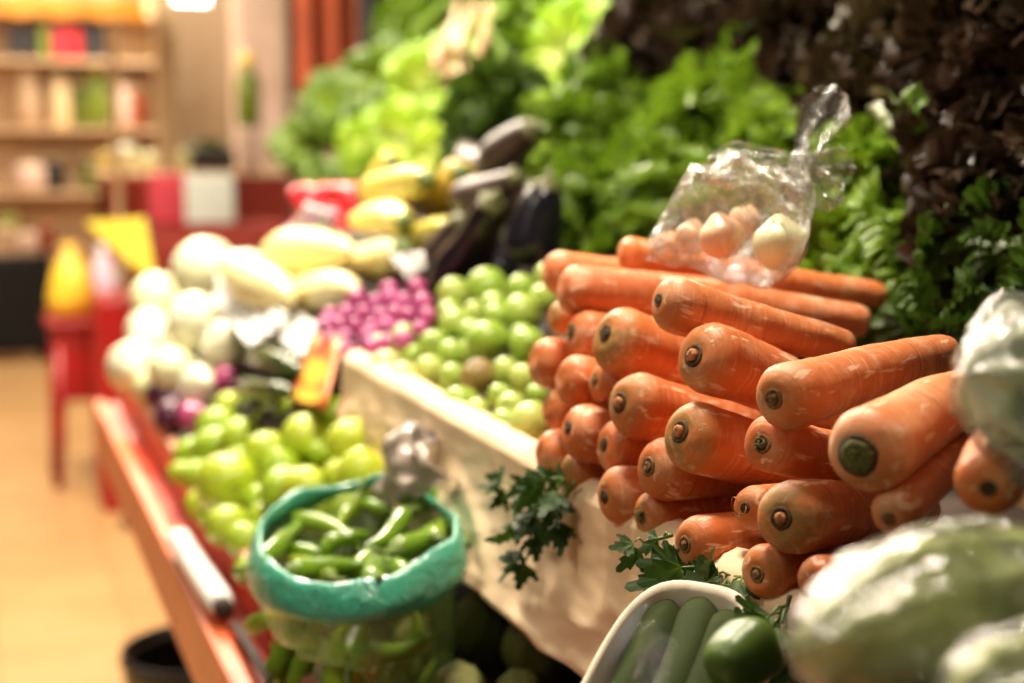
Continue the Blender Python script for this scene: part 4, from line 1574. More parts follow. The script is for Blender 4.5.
for k, (kind, px, py, X, s, lb) in enumerate(HEADS):
    p = PX(px, py, X)
    g = random.Random(k * 3 + 1)
    ax = Vector((-0.85 + g.uniform(-.15, .15), -0.35 + g.uniform(-.25, .15), 0.40 + g.uniform(-.2, .2))).normalized()
    org = Vector(p) - ax * 0.075 * s
    me = LET[kind][k % len(LET[kind])]
    o = obj_from(me, LN_[kind], None, org, track(ax, 'Z', g.uniform(0, 6.28)), (s, s, s))
    tag(o, lb, 'lettuce' if kind != 'spin' else 'spinach', 'leafy greens piled along the back')
    hd.append((org, s))

for o in [o for o in bpy.data.objects if o.get('label', '').endswith('one twisted pale green leaf edge')]:
    tb = MB()
    p0, p1 = np.array(PX(872, 104, .83)), np.array(PX(925, 112, .80))
    q = Matrix.LocRotScale(o.location, o.rotation_quaternion, o.scale).inverted()
    vs, uv = [], []
    for j in range(30):
        t = j / 29
        for i in range(12):
            u = i / 11 - .5
            a = 1.2 * math.sin(t * 4) + u * .8
            w = .030 * math.sin(PI * (t * .9 + .08)) ** .7
            v = p0 + (p1 - p0) * t + UP * (w * u * 2 * math.cos(a) + .004 * math.sin(t * 13)) - FW * (w * u * 2 * math.sin(a) + .02 * math.sin(t * 3) + .005 * math.sin(t * 30) * abs(u) * 2) + RT * .006 * math.sin(u * 8 + t * 5)
            vs.append(q @ Vector(v))
            uv.append((u + .5, .9 - .8 * t))
    tb.add(vs, grid_faces(12, 30), uv)
    tb.build('twisted_leaf', leaf_mat('twisted_leaf', srgb(96, 140, 40), srgb(96, 124, 44), srgb(120, 110, 78), .25), o)['label'] = 'twisted pale green leaf edge'

# stepped rack the greens lean on
spart('back_step', MB().add(*span((0.98, 0.45, 0.88), (1.60, 2.2, 1.02), 0.004)), M['dark_wood'])
spart('back_step', MB().add(*span((1.14, 0.45, 1.02), (1.60, 2.5, 1.20), 0.004)), M['dark_wood'])
spart('back_step', MB().add(*span((1.24, 0.45, 1.20), (1.60, 4.6, 1.42), 0.004)), M['dark_wood'])
spart('back_step', MB().add(*span((1.0, 2.5, 0.912), (1.55, 4.6, 1.2), 0.004)), M['dark_wood'])

# leeks with pale roots hanging over the lettuces
lk = empty('leek_bunch', PX(470, 50, 1.0))
tag(lk, 'pale leek bunch with cream root ends among the green lettuces', 'leek')
b0 = np.array(PX(470, 50, 1.0))
for k in range(9):
    g = random.Random(k + 80)
    x0, y0 = 452 + (k % 3) * 17 + g.uniform(-4, 4), 12 + (k // 3) * 12
    a, b = PX(x0 + g.uniform(-6, 22), y0 - 8, 1.02 - .03 * (k % 3)), PX(x0 - 10 + g.uniform(-12, 8), y0 + 45 + g.uniform(-20, 26), .93 - .03 * (k % 2))
    pts = [a + (b - a) * t - b0 for t in np.linspace(0, 1, 7)]
    st = MB().add(*tube(pts, [.010, .010, .011, .012, .014, .015, .006], 10)).build('stalk', M['leek_white'], lk)
    rm = MB()
    for q in range(7):
        d = np.array([g.uniform(-.012, .012), g.uniform(-.012, .012), -g.uniform(.01, .03)])
        rm.add(*tube([pts[-1], pts[-1] + d * .5, pts[-1] + d], [.002, .0015, .0006], 5))
    rm.build('roots', M['root'], st)


# ================================================================== PARSLEY
def parsley_leaflet(mb, M4, s, seed):
    """flat three-lobed toothed leaf"""
    g = random.Random(seed)
    out = []
    for lobe, (ang, ln) in enumerate(((-0.95, .72), (0, 1.0), (0.95, .72))):
        tips = []
        for k, (o, rr) in enumerate(((-.42, .42), (-.30, .70), (-.16, .66), (-.10, .92), (0, 1.0), (.10, .92), (.16, .66), (.30, .70), (.42, .42))):
            a = ang + o * 1.25
            tips.append((s * ln * rr * math.sin(a), s * ln * rr * math.cos(a) + s * .12))
        c = (s * ln * .32 * math.sin(ang), s * ln * .32 * math.cos(ang) + s * .12)
        vs = [(0, s * .02)] + tips
        b = len(out)
        zz = lambda p: 0.16 * s * math.sin(p[0] / s * 3 + seed) + .25 * s * (p[1] / s) ** 2 * (-.6)
        P3 = [M4 @ Vector((p[0], zz(p), p[1])) for p in vs] + [M4 @ Vector((c[0], zz(c) + .04 * s, c[1]))]
        fs = [(len(vs), i, i + 1) for i in range(1, len(vs) - 1)] + [(len(vs), 0, 1), (len(vs), len(vs) - 1, 0)]
        mb.add(P3, fs, [(0.5, 0.1)] + [(.5, .9)] * len(tips) + [(.5, .4)])


def parsley(pts, label, seed, n=12, size=.022, spreadv=.03):
    base = np.array(pts[0])
    root = empty('parsley_sprig', base)
    tag(root, label, 'parsley', 'parsley under the carrots')
    rel = [np.array(p) - base for p in pts]
    tt = np.linspace(0, len(rel) - 1, 14)
    path = [np.array([np.interp(t, range(len(rel)), [r[k] for r in rel]) for k in range(3)]) for t in tt]
    st, lf = MB(), MB()
    st.add(*tube(path, np.linspace(.0014, .0007, 14), 7))
    g = random.Random(seed)
    for k in range(n):
        t = 0.15 + 0.85 * k / (n - 1)
        p = path[int(t * 13)]
        d = Vector((-0.35 + g.uniform(-.5, .3), g.uniform(-.9, .9), g.uniform(-.9, .35))).normalized()
        e = np.array(p) + np.array(d) * g.uniform(.35, 1.0) * spreadv
        st.add(*tube([p, (p + e) / 2 + np.array([0, 0, .003]), e], [.0008, .0007, .0005], 5))
        face = Vector((-0.8, -0.55, .5)) + Vector((g.uniform(-.6, .6), g.uniform(-.6, .6), g.uniform(-.4, .6)))
        zax = (d + Vector((0, 0, -.4))).normalized()
        yax = face.cross(zax).normalized()
        xax = yax.cross(zax)
        M4 = Matrix(((yax.x, xax.x, zax.x, e[0]), (yax.y, xax.y, zax.y, e[1]), (yax.z, xax.z, zax.z, e[2]), (0, 0, 0, 1)))
        parsley_leaflet(lf, M4, size * g.uniform(.7, 1.2), seed * 50 + k)
    st.build('stems', M['parsley_stem'], root)
    lf.build('leaflets', M['parsley'], root, smooth=False)


def pp(l, x=.385):
    return [PX(a, b, x - .004 * i) for i, (a, b) in enumerate(l)]


parsley(pp([(560, 470), (530, 485), (505, 490)], .392), 'parsley sprig reaching out from the carrots over the paper lip', 3, 9, .021, .02)
parsley(pp([(565, 480), (545, 500), (530, 525), (528, 560)], .392), 'long parsley sprig hanging down the paper, its tip lowest over the shade', 4, 14, .023, .022)
parsley(pp([(575, 482), (560, 505), (548, 525)], .395), 'short parsley sprig hanging close under the lowest carrot ends', 5, 10, .02, .02)
parsley(pp([(672, 535), (655, 540), (644, 543)], .39), 'tiny parsley tip peeking out between paper and smaller green-crowned carrot', 6, 3, .018, .012)
parsley(pp([(750, 578), (715, 576), (684, 572)], .402), 'parsley sprig spreading above the foam tray rim', 7, 17, .026, .026)
parsley(pp([(760, 585), (740, 600), (715, 612)], .402), 'parsley sprig hanging between the foam tray and lowest carrots', 8, 18, .026, .028)
parsley(pp([(790, 595), (785, 620), (788, 655)], .398), 'parsley sprig hanging lowest, next to the large wrapped vegetable', 9, 18, .024, .022)


# ================================================================== BAG OF ONIONS ON THE CARROTS
oni = []
for k, (px, py, r, d, lb) in enumerate(((722, 237, 23, 1.02, 'pale onion with peach shading in the clear knotted bag'), (780, 244, 28, .985, 'large round white onion in the clear knotted bag'), (692, 238, 18, 1.06, 'pinkish onion at the back of the clear bag'), (668, 246, 15, 1.08, 'small cream onion at the tail end of the clear bag'), (745, 222, 17, 1.07, 'yellowish onion half hidden in the clear bag'))):
    p = P(px, py, d)
    oni.append((p, r * d / F))
om = [bulb(k + 60, 0.12, .97).mesh('bagged_onion', M['white_onion']) for k in range(2)]
om2 = []
oni = relax(oni, 60)
OL = ['pale onion with peach shading in the clear knotted bag', 'large round white onion in the clear knotted bag', 'pinkish onion at the back of the clear bag', 'small cream onion at the tail end of the clear bag', 'yellowish onion half hidden inside the clear bag']
M['peach_onion'] = streak_mat('peach_onion_skin', srgb(244, 204, 168), srgb(232, 178, 138), 0.35, 20)
for k, (p, r) in enumerate(oni):
    o = obj_from(om[k % 2], 'bagged_onion', None, p, track((-.2 + .2 * k, .1, 1), 'Z', k), (r, r, r))
    obj_from(rt_me, 'root_tuft', o)
    o.material_slots[0].link = 'OBJECT'
    o.material_slots[0].material = M['white_onion'] if k in (1,) else M['peach_onion']
    tag(o, OL[k], 'onion', 'onions in the clear bag')


def clear_bag():
    """knotted bag: a lumpy sack round the onions, a neck, and flared tails above the knot"""
    c = np.mean([p for p, r in oni], 0)
    root = empty('clear_plastic_bag', c)
    tag(root, 'clear crinkled plastic bag of onions, knotted, lying on the carrots', 'plastic bag')
    knot = P(800, 164, 1.0)
    mb = MB()
    nu, nv = 56, 34
    vs, uv = [], []
    A = P(648, 252, 1.07)
    B_ = knot
    mid = [A, P(672, 236, 1.07), P(702, 217, 1.05), P(745, 219, 1.02), P(783, 226, .992), P(806, 196, .998), knot]
    rx = [.006, .020, .036, .043, .040, .015, .007]
    for j in range(nv):
        t = j / (nv - 1) * (len(mid) - 1)
        p = np.array([np.interp(t, range(len(mid)), [m[k] for m in mid]) for k in range(3)])
        r = np.interp(t, range(len(mid)), rx)
        for i in range(nu):
            a = 2 * PI * i / nu
            w = 1 + .16 * nz(math.cos(a) * 2, math.sin(a) * 2, t * 1.4, 1.3, 3) + .10 * abs(nz(math.cos(a) * 3, math.sin(a) * 3, t * 2, 2, 4)) + (.10 * math.sin(9 * a + t) * max(0, t - 3) / 3)
            q = p + RT * 0 + np.array([0, 0, 1]) * r * w * math.sin(a) + np.cross([0, 0, 1], RT) * r * w * math.cos(a) + RT * 0.25 * r * math.cos(a * 2)
            vs.append(q - c)
            uv.append((i / nu, j / (nv - 1)))
    mb.add(vs, grid_faces(nu, nv, True), uv)
    mb.build('sack', M['clear_bag'], root)
    # gathered top edge draped over the onions
    kt = MB().add(*tube([knot - RT * .006 - c, knot - c, knot + UP * .008 + RT * .005 - c], [.007, .010, .007], 14))
    kt.build('knot', M['clear_bag'], root)
    # tails
    for (tip, w, seed) in (((838, 86, 1.0), .017, 1), ((856, 170, 1.0), .012, 2), ((838, 208, .99), .012, 3), ((704, 168, 1.0), .016, 4)):
        e = P(*tip)
        d = e - knot
        side = np.cross(d, FW)
        side /= np.linalg.norm(side)
        tb = MB()
        n1, n2 = 26, 22
        vs, uv = [], []
        for j in range(n1):
            t = j / (n1 - 1)
            for i in range(n2):
                u = i / (n2 - 1) * 2 - 1
                ww = (.006 + w * t ** .8) * (1 - .5 * max(0, t - .75) / .25)
                pl = 0.35 * ww * math.sin(u * 7 + seed) * (1 - .3 * t) + .005 * nz(u * 2, t * 4, 0, 1.5, seed)
                q = knot + d * t * (1 - .10 * u * u) + side * u * ww - FW * pl
                vs.append(q - c)
                uv.append((u, t))
        tb.add(vs, grid_faces(n2, n1), uv)
        tb.build('tail', M['clear_bag'], root)


clear_bag()


# ================================================================== TRAY, WRAPPED VEGETABLES
def foam_tray():
    c = P(656, 712, .715)
    # tray's long axis runs down-left in the photo, its face leans toward the camera
    e1 = P(692, 592, .765) - P(612, 765, .66)
    e1 /= np.linalg.norm(e1)
    face = (CAM - c)
    face /= np.linalg.norm(face)
    face = face + np.array([-.25, .1, .10])
    face -= e1 * (face @ e1)
    face /= np.linalg.norm(face)
    e2 = np.cross(face, e1)
    Mx = Matrix(((e1[0], e2[0], face[0], c[0]), (e1[1], e2[1], face[1], c[1]), (e1[2], e2[2], face[2], c[2]), (0, 0, 0, 1)))
    root = empty('foam_tray', c)
    root.rotation_mode = 'QUATERNION'
    root.rotation_quaternion = Mx.to_quaternion()
    tag(root, 'white foam tray wrapped in cling film, holding dark green vegetables', 'tray')

    def sq(a, lx, ly, p=3.2):
        ca, sa = math.cos(a), math.sin(a)
        return (lx * abs(ca) ** (2 / p) * (1 if ca > 0 else -1), ly * abs(sa) ** (2 / p) * (1 if sa > 0 else -1))

    prof = [(1.0, .010), (1.045, .014), (1.09, .012), (1.10, .007), (1.05, .002), (.98, -.010), (.90, -.018), (.5, -.019), (.02, -.019)]
    inn = [(.02, -.016), (.5, -.016), (.88, -.015), (.96, -.008), (1.0, .010)]
    LX, LY = .084, .035
    vs, uv = [], []
    seg = 64
    for j, (s, z) in enumerate(inn + prof[1:]):
        for i in range(seg):
            x, y = sq(2 * PI * i / seg, LX * s, LY * s)
            vs.append((x, y, z))
            uv.append((i / seg, j / 13))
    MB().add(vs, grid_faces(seg, len(inn) + len(prof) - 1, True), uv).build('tray_shell', M['foam'], root)['label'] = 'white foam rim'
    # film stretched over
    vs, uv = [], []
    n = 40
    for j in range(n):
        s = 0.02 + 1.02 * j / (n - 1)
        for i in range(seg):
            x, y = sq(2 * PI * i / seg, LX * s, LY * s)
            z = .0165 + .012 * (1 - s ** 3) + .0012 * nz(x * 14, y * 160, 0, 1, 2) * .45 + .0003 * nz(x * 90, y * 120, 0, 1, 5)
            vs.append((x, y, max(z, .0152)))
            uv.append((i / seg, s))
    MB().add(vs, grid_faces(seg, n, True), uv).build('cling_film', M['tray_film'], root)['label'] = 'clear cling film'
    for k, (x, y, a, l, w, lb) in enumerate(((.008, -.0205, .05, .150, .0135, 'dark green pod wrapped in the foam tray, along the aisle side'), (.011, .001, .0, .158, .0140, 'dark green pod wrapped in the foam tray, in its middle'), (.008, .0215, -.05, .150, .0130, 'dark green pod wrapped in the foam tray, along the crate side'))):
        u = np.array([math.cos(a), math.sin(a), 0])
        p0 = Mx @ Vector((x - u[0] * l / 2, y - u[1] * l / 2, .001))
        p1 = Mx @ Vector((x + u[0] * l / 2, y + u[1] * l / 2, .001))
        long_fruit('green_pod', p0, p1, w * .98, 'nopal', lb, 'vegetable', 'green pods in the foam tray', [(0, .3), (.04, .7), (.12, .92), (.5, 1), (.85, .95), (.95, .72), (1, .25)], 'green_stem', k + .4, 24, 5, .05)
    return c


foam_tray()
gp = long_fruit('green_pepper', P(764, 640, .70), P(718, 676, .675), .018, 'poblano', 'shiny green pepper between the foam tray and the large wrapped vegetable', 'pepper', None, BELL, 'green_stem', 1.9, 30, 4, .10)


def lump(name, a, b, r, mat, seed, rough=.14, scale=1.6, prof=OVAL, seg=64, n=60, sq=1.0):
    a, b = np.array(a), np.array(b)
    L = float(np.linalg.norm(b - a))
    ts = np.linspace(0, 1, n)
    pt, pr = zip(*prof)
    vs_ = []

    def fn(x, y, z, u, v):
        s = 1 + rough * nz(x / r, y / r, z / r * .45, scale, seed) + rough * .8 * abs(nz(x / r, y / r, z / r * .5, scale * 2.3, seed + 3)) - rough * .9 * (0.5 + 0.5 * math.cos(2 * PI * (u * 7 + .5 * nz(z / r, 0, 0, .8, seed))))
        return x * s, y * s * sq, z

    q_ = np.interp(ts, pt, pr)
    q_ = np.convolve(np.pad(q_, 2, mode='edge'), [.1, .2, .4, .2, .1], 'valid')
    return MB().add(*lathe([(max(1e-4, r * q), L * t) for t, q in zip(ts, q_)], seg, fn)), a, track(b - a, 'Z', seed)


def wrapped(label, a, b, r, mat, seed, vegname, film=1.10, rough=.16, sq=1.0):
    a, b = np.array(a), np.array(b)
    mb, loc, q = lump(vegname, a, b, r, mat, seed, rough, sq=sq)
    o = mb.build(vegname, M[mat], None, loc, q)
    tag(o, label, 'wrapped vegetable')
    fm, _, _ = lump('film', a, b, r * film, mat, seed, rough * .8, 1.6, OVAL, 120, 150, sq)
    # crinkle the film
    def ck(x, y, z):
        k = 1 + .16 * abs(nz(x, y, z * .7, 34, seed)) + .09 * abs(nz(y, z, x, 80, seed + 1))
        return x * k, y * k, z * 1.03 - .004
    fm.v = [ck(*p) for p in fm.v]
    f = fm.build('cling_film', M['clear_film'], o)
    f['label'] = 'clear crinkled cling film'
    return o


W1 = wrapped('large pale green vegetable in crinkled cling film below the carrots', P(800, 652, .50), P(1100, 576, .545), .029, 'pale_veg', 2.3, 'wrapped_vegetable')
W2 = wrapped('whitish film-wrapped vegetable beside the carrot tips at the picture edge', P(968, 372, .60), P(1130, 392, .62), .032, 'cauli', 4.1, 'wrapped_vegetable', 1.10, .28)
W3 = wrapped('pale film-wrapped vegetable lowest in the picture corner', P(948, 712, .45), P(1120, 690, .46), .022, 'pale_veg', 6.6, 'wrapped_vegetable')

# dark box that carries the tray and the wrapped vegetables
bx = empty('black_crate', (0.42, 0.42, .66))
tag(bx, 'black plastic crate under the wrapped vegetables and the foam tray', 'crate')


def bpart(name, a, b):
    o = MB().add(*span(a, b, 0.004)).build(name, M['black_plastic'], bx, smooth=False)
    o.location = (-.42, -.42, -.66)


bpart('side_panel', (.275, .16, .662), (.287, .53, .94))
bpart('side_panel', (.62, .16, .662), (.632, .53, .94))
bpart('raised_box', (.275, .30, .953), (.43, .445, 1.036))
bpart('raised_box', (.435, .405, .953), (.60, .495, 1.112))
bpart('lower_box', (.275, .535, .662), (.40, .72, .884))
bpart('end_panel', (.287, .16, .662), (.62, .172, .94))
bpart('end_panel', (.287, .518, .662), (.62, .53, .94))
bpart('lid', (.275, .16, .941), (.632, .53, .952))

# ================================================================== RAIL CLUTTER AND FLOOR
wt = empty('white_tube', (0, 0, 0))
a, b = PN(178, 538, (0, 0, 1), .774), PN(222, 606, (0, 0, 1), .774)
tag(wt, 'white plastic tube lying along the red rail channel', 'tube')
wt.location = a
d_ = b - a
L_ = float(np.linalg.norm(d_))
MB().add(*lathe([(.006, 0), (.0135, .002), (.015, .008), (.015, L_ * .9), (.0145, L_ * .97), (.011, L_)], 24)).build('tube_body', M['white_plastic'], wt, None, track(d_))
MB().add(*lathe([(.010, L_), (.0105, L_ + .014), (.007, L_ + .018)], 20)).build('end_cap', M['dark_wood'], wt, None, track(d_))['label'] = 'dark end cap'

for k, (a, b, w, mt, lb) in enumerate((((262, 598), (330, 720), .012, 'brown_wood', 'reddish brown wooden slat lying along the rail below the white tube'), ((235, 625), (300, 730), .009, 'dark_wood', 'thin dark wooden slat lying in the rail channel near the black bucket'))):
    A_, B_ = PX(*a, .243 - .012 * k), PX(*b, .243 - .012 * k)
    dv = B_ - A_
    l = float(np.linalg.norm(dv))
    vs, fs = rbox(w, .010, l, .002, (0, 0, l / 2))
    o = MB().add(vs, fs).build('wooden_batten', M[mt], None, A_, track(dv, 'Z', .3), smooth=False)
    tag(o, lb, 'slat', 'slats on the rail')

bk = empty('black_bucket', PN(205, 760, (0, 0, 1), 0.0))
p = PN(205, 775, (0, 0, 1), 0.0)
bk.location = (p[0], p[1], 0)
tag(bk, 'black plastic bucket on the floor under the rail', 'bucket')
MB().add(*lathe([(.12, 0.003), (.125, .02), (.155, .26), (.155, .27), (.149, .27), (.146, .26), (.116, .03), (.02, .025)], 40)).build('bucket_body', M['black_plastic'], bk)
hp = [(.156 * math.cos(t), .156 * math.sin(t) * .75, .250 - .156 * math.sin(t) * .6) for t in np.linspace(PI, 2 * PI, 20)]
MB().add(*tube(hp, .004, 8)).build('handle', M['black_plastic'], bk)


# ================================================================== FAR BACKGROUND
def bgbox(name, label, cat, px, py, d, w, dep, h, mat, base_z=None, group=None, bev=.02, extra=None):
    """a box-like thing standing with its centre seen at px,py at depth d; w,dep,h in metres"""
    c = P(px, py, d)
    z0 = c[2] - h / 2 if base_z is None else base_z
    root = empty(name, (c[0], c[1], z0))
    tag(root, label, cat, group)
    vs, fs = rbox(w, dep, h, bev, (0, 0, h / 2))
    MB().add(vs, fs).build('body', M[mat], root, smooth=False)
    if extra:
        extra(root, w, dep, h)
    return root, c


def counter(name, label, px0, px1, ytop, d, dep, top_mat, front_mat, legmat='dark_wood'):
    a, b = P(px0, ytop, d), P(px1, ytop, d)
    x0, x1, z = min(a[0], b[0]), max(a[0], b[0]), a[2]
    y = (a[1] + b[1]) / 2
    root = empty(name, ((x0 + x1) / 2, y + dep / 2, 0))
    tag(root, label, 'counter')
    cx = (x1 - x0) / 2
    MB().add(*span((-cx, -dep / 2, z - .05), (cx, dep / 2, z), .008)).build('counter_top', M[top_mat], root, smooth=False)
    # hanging cloth front with soft folds
    n, m = 40, 12
    vs, uv = [], []
    for j in range(m):
        for i in range(n):
            u, v = i / (n - 1), j / (m - 1)
            vs.append((-cx + 2 * cx * u, -dep / 2 - .012 - .012 * v * math.sin(u * 38), (z - .02) * (1 - v) + .06 * v))
            uv.append((u, v))
    o = MB().add(vs, grid_faces(n, m), uv).build('front_cloth', M[front_mat], root)
    md = o.modifiers.new('t', 'SOLIDIFY')
    md.thickness = .004
    for sx in (-1, 1):
        for sy in (-1, 1):
            MB().add(*span((sx * (cx - .06) - .03, sy * (dep / 2 - .06) - .03, 0), (sx * (cx - .06) + .03, sy * (dep / 2 - .06) + .03, z - .05), .004)).build('leg', M[legmat], root, smooth=False)
    return root, (x0, x1, y, y + dep, z)


ctr, cb = counter('far_counter', 'far stall counter with a red-brown cloth front', 100, 300, 172, 6.4, .7, 'cream', 'brick_cloth')
ctl, cl = counter('low_counter', 'low far counter with a black cloth front beside the aisle', -70, 52, 252, 8.1, .4, 'beige_obj', 'black_cloth')


def ball(name, label, cat, px, py, d, r, z, mat, group=None, stem=None):
    c = P(px, py, d)
    o = obj_from(fruit_mesh(px * .1, .92, .06).mesh(name, M[mat]), name, None, (c[0], c[1], z + r * .95), None, (r, r, r))
    obj_from(sme, 'stem_scar', o, (0, 0, .8))
    tag(o, label, cat, group)


zc = cb[4]
for k, (px, r, lb) in enumerate(((124, .07, 'white cauliflower-like ball on the far counter, away from the post'), (150, .05, 'smaller white ball beside the bigger one on the far counter'), (178, .055, 'white ball at the foot of the cream post on the far counter'))):
    ball('white_ball', lb, 'vegetable', px, 150, 6.55, r, zc, 'white_onion', 'white balls on the far counter')
ball('yellow_ball', 'yellow ball at the end of the far counter', 'fruit', 106, 158, 6.85, .05, zc, 'pepper_amber')


def bottle(px, d, h, z, label, mat='green_glass', cap='yellow_cap', r=None):
    c = P(px, 100, d)
    r = r or h * .2
    root = empty('bottle', (c[0], c[1], z))
    tag(root, label, 'bottle', 'bottles in the far stall')
    MB().add(*lathe([(r * .9, 0), (r, .01), (r, h * .62), (r * .8, h * .70), (r * .45, h * .77), (r * .42, h * .80)], 24)).build('bottle_body', M[mat], root)
    MB().add(*lathe([(r * .62, h * .79), (r * .66, h * .80), (r * .62, h * .99), (r * .3, h)], 20)).build('cap', M[cap], root)
    return root


# back shelves of the far stall: upright shelving unit
sh = empty('shelving_unit', (0.55, 9.4, 0))
tag(sh, 'tall beige shelving unit behind the far counter', 'shelf')
xa, xb = P(-40, 100, 9.1)[0], P(160, 100, 9.1)[0]
MB().add(*span((xa - .55, .2, 0), (xb - .55, .22, 2.5), .004)).build('back_panel', M['beige'], sh, smooth=False)
shz = []
for py in (190, 128, 62, 18):
    z = P(100, py, 9.1)[2]
    shz.append(z)
    MB().add(*span((xa - .55, -.12, z - .03), (xb - .55, .2, z), .004)).build('shelf_board', M['beige'], sh, smooth=False)
for x in (xa, xb):
    MB().add(*span((x - .55 - .02, -.12, 0), (x - .55 + .02, .22, 2.5), .004)).build('upright', M['cream'], sh, smooth=False)

SHX = lambda px: P(px, 100, 9.1)[0]


def jar(px, lvl, h, r, mat, label, cap='cream', y=9.44):
    root = empty('storage_jar', (SHX(px), y, shz[lvl] + .003))
    tag(root, label, 'jar', 'goods on the beige shelves')
    MB().add(*lathe([(r * .92, 0), (r, .015), (r * 1.02, h * .5), (r * .95, h * .8), (r * .6, h * .9)], 24)).build('jar_body', M[mat], root)
    MB().add(*lathe([(r * .66, h * .885), (r * .7, h * .9), (r * .66, h), (r * .2, h * 1.01)], 20)).build('lid', M[cap], root)


jar(96, 1, 0.384, 0.078, 'green_glass', 'tall green jar with a pale yellow lid on the beige shelves', 'yellow_cap')
jar(77, 1, 0.288, 0.055, 'herb', 'olive jar beside the tall green one')
jar(26, 1, 0.346, 0.078, 'beige_obj', 'tall beige canister at the picture edge of the shelves')
jar(58, 1, 0.326, 0.065, 'cream', 'cream canister between the beige one and the olive jar')
jar(120, 1, 0.307, 0.074, 'pinkwhite', 'pinkish white canister beside the green jar')
jar(136, 1, 0.250, 0.055, 'rust', 'narrow rust-brown jar behind the cream post')
jar(25, 0, 0.192, 0.102, 'pinkwhite', 'squat pinkish pot on the lower beige shelf')
jar(48, 0, 0.211, 0.065, 'dark', 'dark blue-grey pot on the lower beige shelf')
jar(88, 0, 0.211, 0.083, 'herb', 'dark olive pot on the lower beige shelf')
jar(150, 0, 0.163, 0.074, 'pinkwhite', 'pale pot on the lower shelf behind the white balls')
for k, (px, w, mat, lb) in enumerate(((22, .16, 'dark', 'dark box on the upper shelf'), (46, .08, 'green_glass', 'green box on the upper shelf'), (72, .10, 'red_bag', 'red box on the upper shelf'), (93, .14, 'dark', 'black box beside the red one on the upper shelf'), (55, .09, 'pinkred', 'maroon box between green and red on the upper shelf'))):
    root = empty('carton', (SHX(px), 9.42, shz[2] + .003))
    tag(root, lb, 'box', 'boxes on the upper shelf')
    hh = .17 + .03 * (k % 2)
    MB().add(*rbox(w, .14, hh, .006, (0, 0, hh / 2))).build('box_body', M[mat], root, smooth=False)
    MB().add(*rbox(w * 1.03, .146, .02, .003, (0, 0, hh + .01))).build('box_lid', M[mat], root, smooth=False)

bt = bottle(248, 6.5, .34, cb[4] + .2015, 'green bottle with a big pale yellow cap on a pinkish carton', r=.055)
# heap of olive herbs in a dark tub
tb, c_ = bgbox('herb_tub', 'dark tub of olive green herbs on the far counter', 'tub', 211, 150, 6.65, .20, .2, .10, 'dark', cb[4])
hm = head_mesh('herb', M['herb'], .13, 26, 91, .05, 6, .7, .6, 8, 85, 1.0, 24)
o = obj_from(hm, 'herbs', tb, (0, 0, .08), None, (1.0, .8, 1.0))
bgbox('pink_bottle_crate', 'pinkish carton under the green bottle on the far counter', 'box', 248, 130, 6.5, .11, .12, .20, 'pinkwhite', cb[4])

# things standing in front of the far counter
fz = 0.0
bgbox('pale_blue_box', 'pale blue and white carton stacked before the far counter', 'box', 206, 196, 5.9, .21, .2, .2, 'bluewhite', 0.90)
bgbox('pink_red_box', 'pinkish red carton beside the pale blue one', 'box', 164, 192, 5.9, .14, .2, .21, 'pinkred', 0.90)
low, lb_ = counter('red_bench', 'red-brown covered bench before the far counter', 140, 300, 226, 5.75, .38, 'brick_cloth', 'brick_cloth')
for o in bpy.data.objects:
    if o.name.split('.')[0] in ('pale_blue_box', 'pink_red_box'):
        o.location.z = lb_[4] + .001
        o.location.y = (lb_[2] + lb_[3]) / 2

# amber canopy, poles and pillars
cn = empty('amber_canopy', P(20, -14, 5.2))
tag(cn, 'amber yellow canvas canopy edge over the far stall', 'canopy')
vs, uv = [], []
w0 = P(-120, 0, 5.2)[0] - cn.location.x
w1 = P(152, 0, 5.2)[0] - cn.location.x
for j in range(8):
    for i in range(30):
        u, v = i / 29, j / 7
        vs.append((w0 + (w1 - w0) * u, .9 * (1 - v) if v < .6 else .9 * .4 * (1 - v) / .4, .12 - .02 * v if v < .6 else .108 - (v - .6) / .4 * .22 - .008 * math.sin(u * 40)))
        uv.append((u, v))
o = MB().add(vs, grid_faces(30, 8), uv).build('canvas', M['amber'], cn)
o.modifiers.new('t', 'SOLIDIFY').thickness = .006
zt = cn.location.z
for x, y in ((w0 + .05, .85), (w1 - .05, .85)):
    MB().add(*tube([(x, y, -zt), (x, y, .1)], .018, 10)).build('pole', M['cream'], cn)

po = empty('cream_post', (*P(168, 150, 6.235)[:2], 0))
tag(po, 'cream square post standing at the far counter', 'post')
hx = 2.9
MB().add(*rbox(.085, .085, hx, .01, (0, 0, hx / 2))).build('shaft', M['cream'], po, smooth=False)
MB().add(*rbox(.13, .13, .05, .008, (0, 0, .025))).build('foot', M['cream'], po, smooth=False)

pl = empty('pink_pillar', (*P(258, 100, 8.2)[:2], 0))
tag(pl, 'broad pinkish white pillar beside the rust cloth', 'pillar')
MB().add(*rbox(.26, .26, 3.2, .015, (0, 0, 1.6))).build('shaft', M['pinkwhite'], pl, smooth=False)
MB().add(*rbox(.32, .32, .12, .01, (0, 0, .06))).build('plinth', M['pinkwhite'], pl, smooth=False)


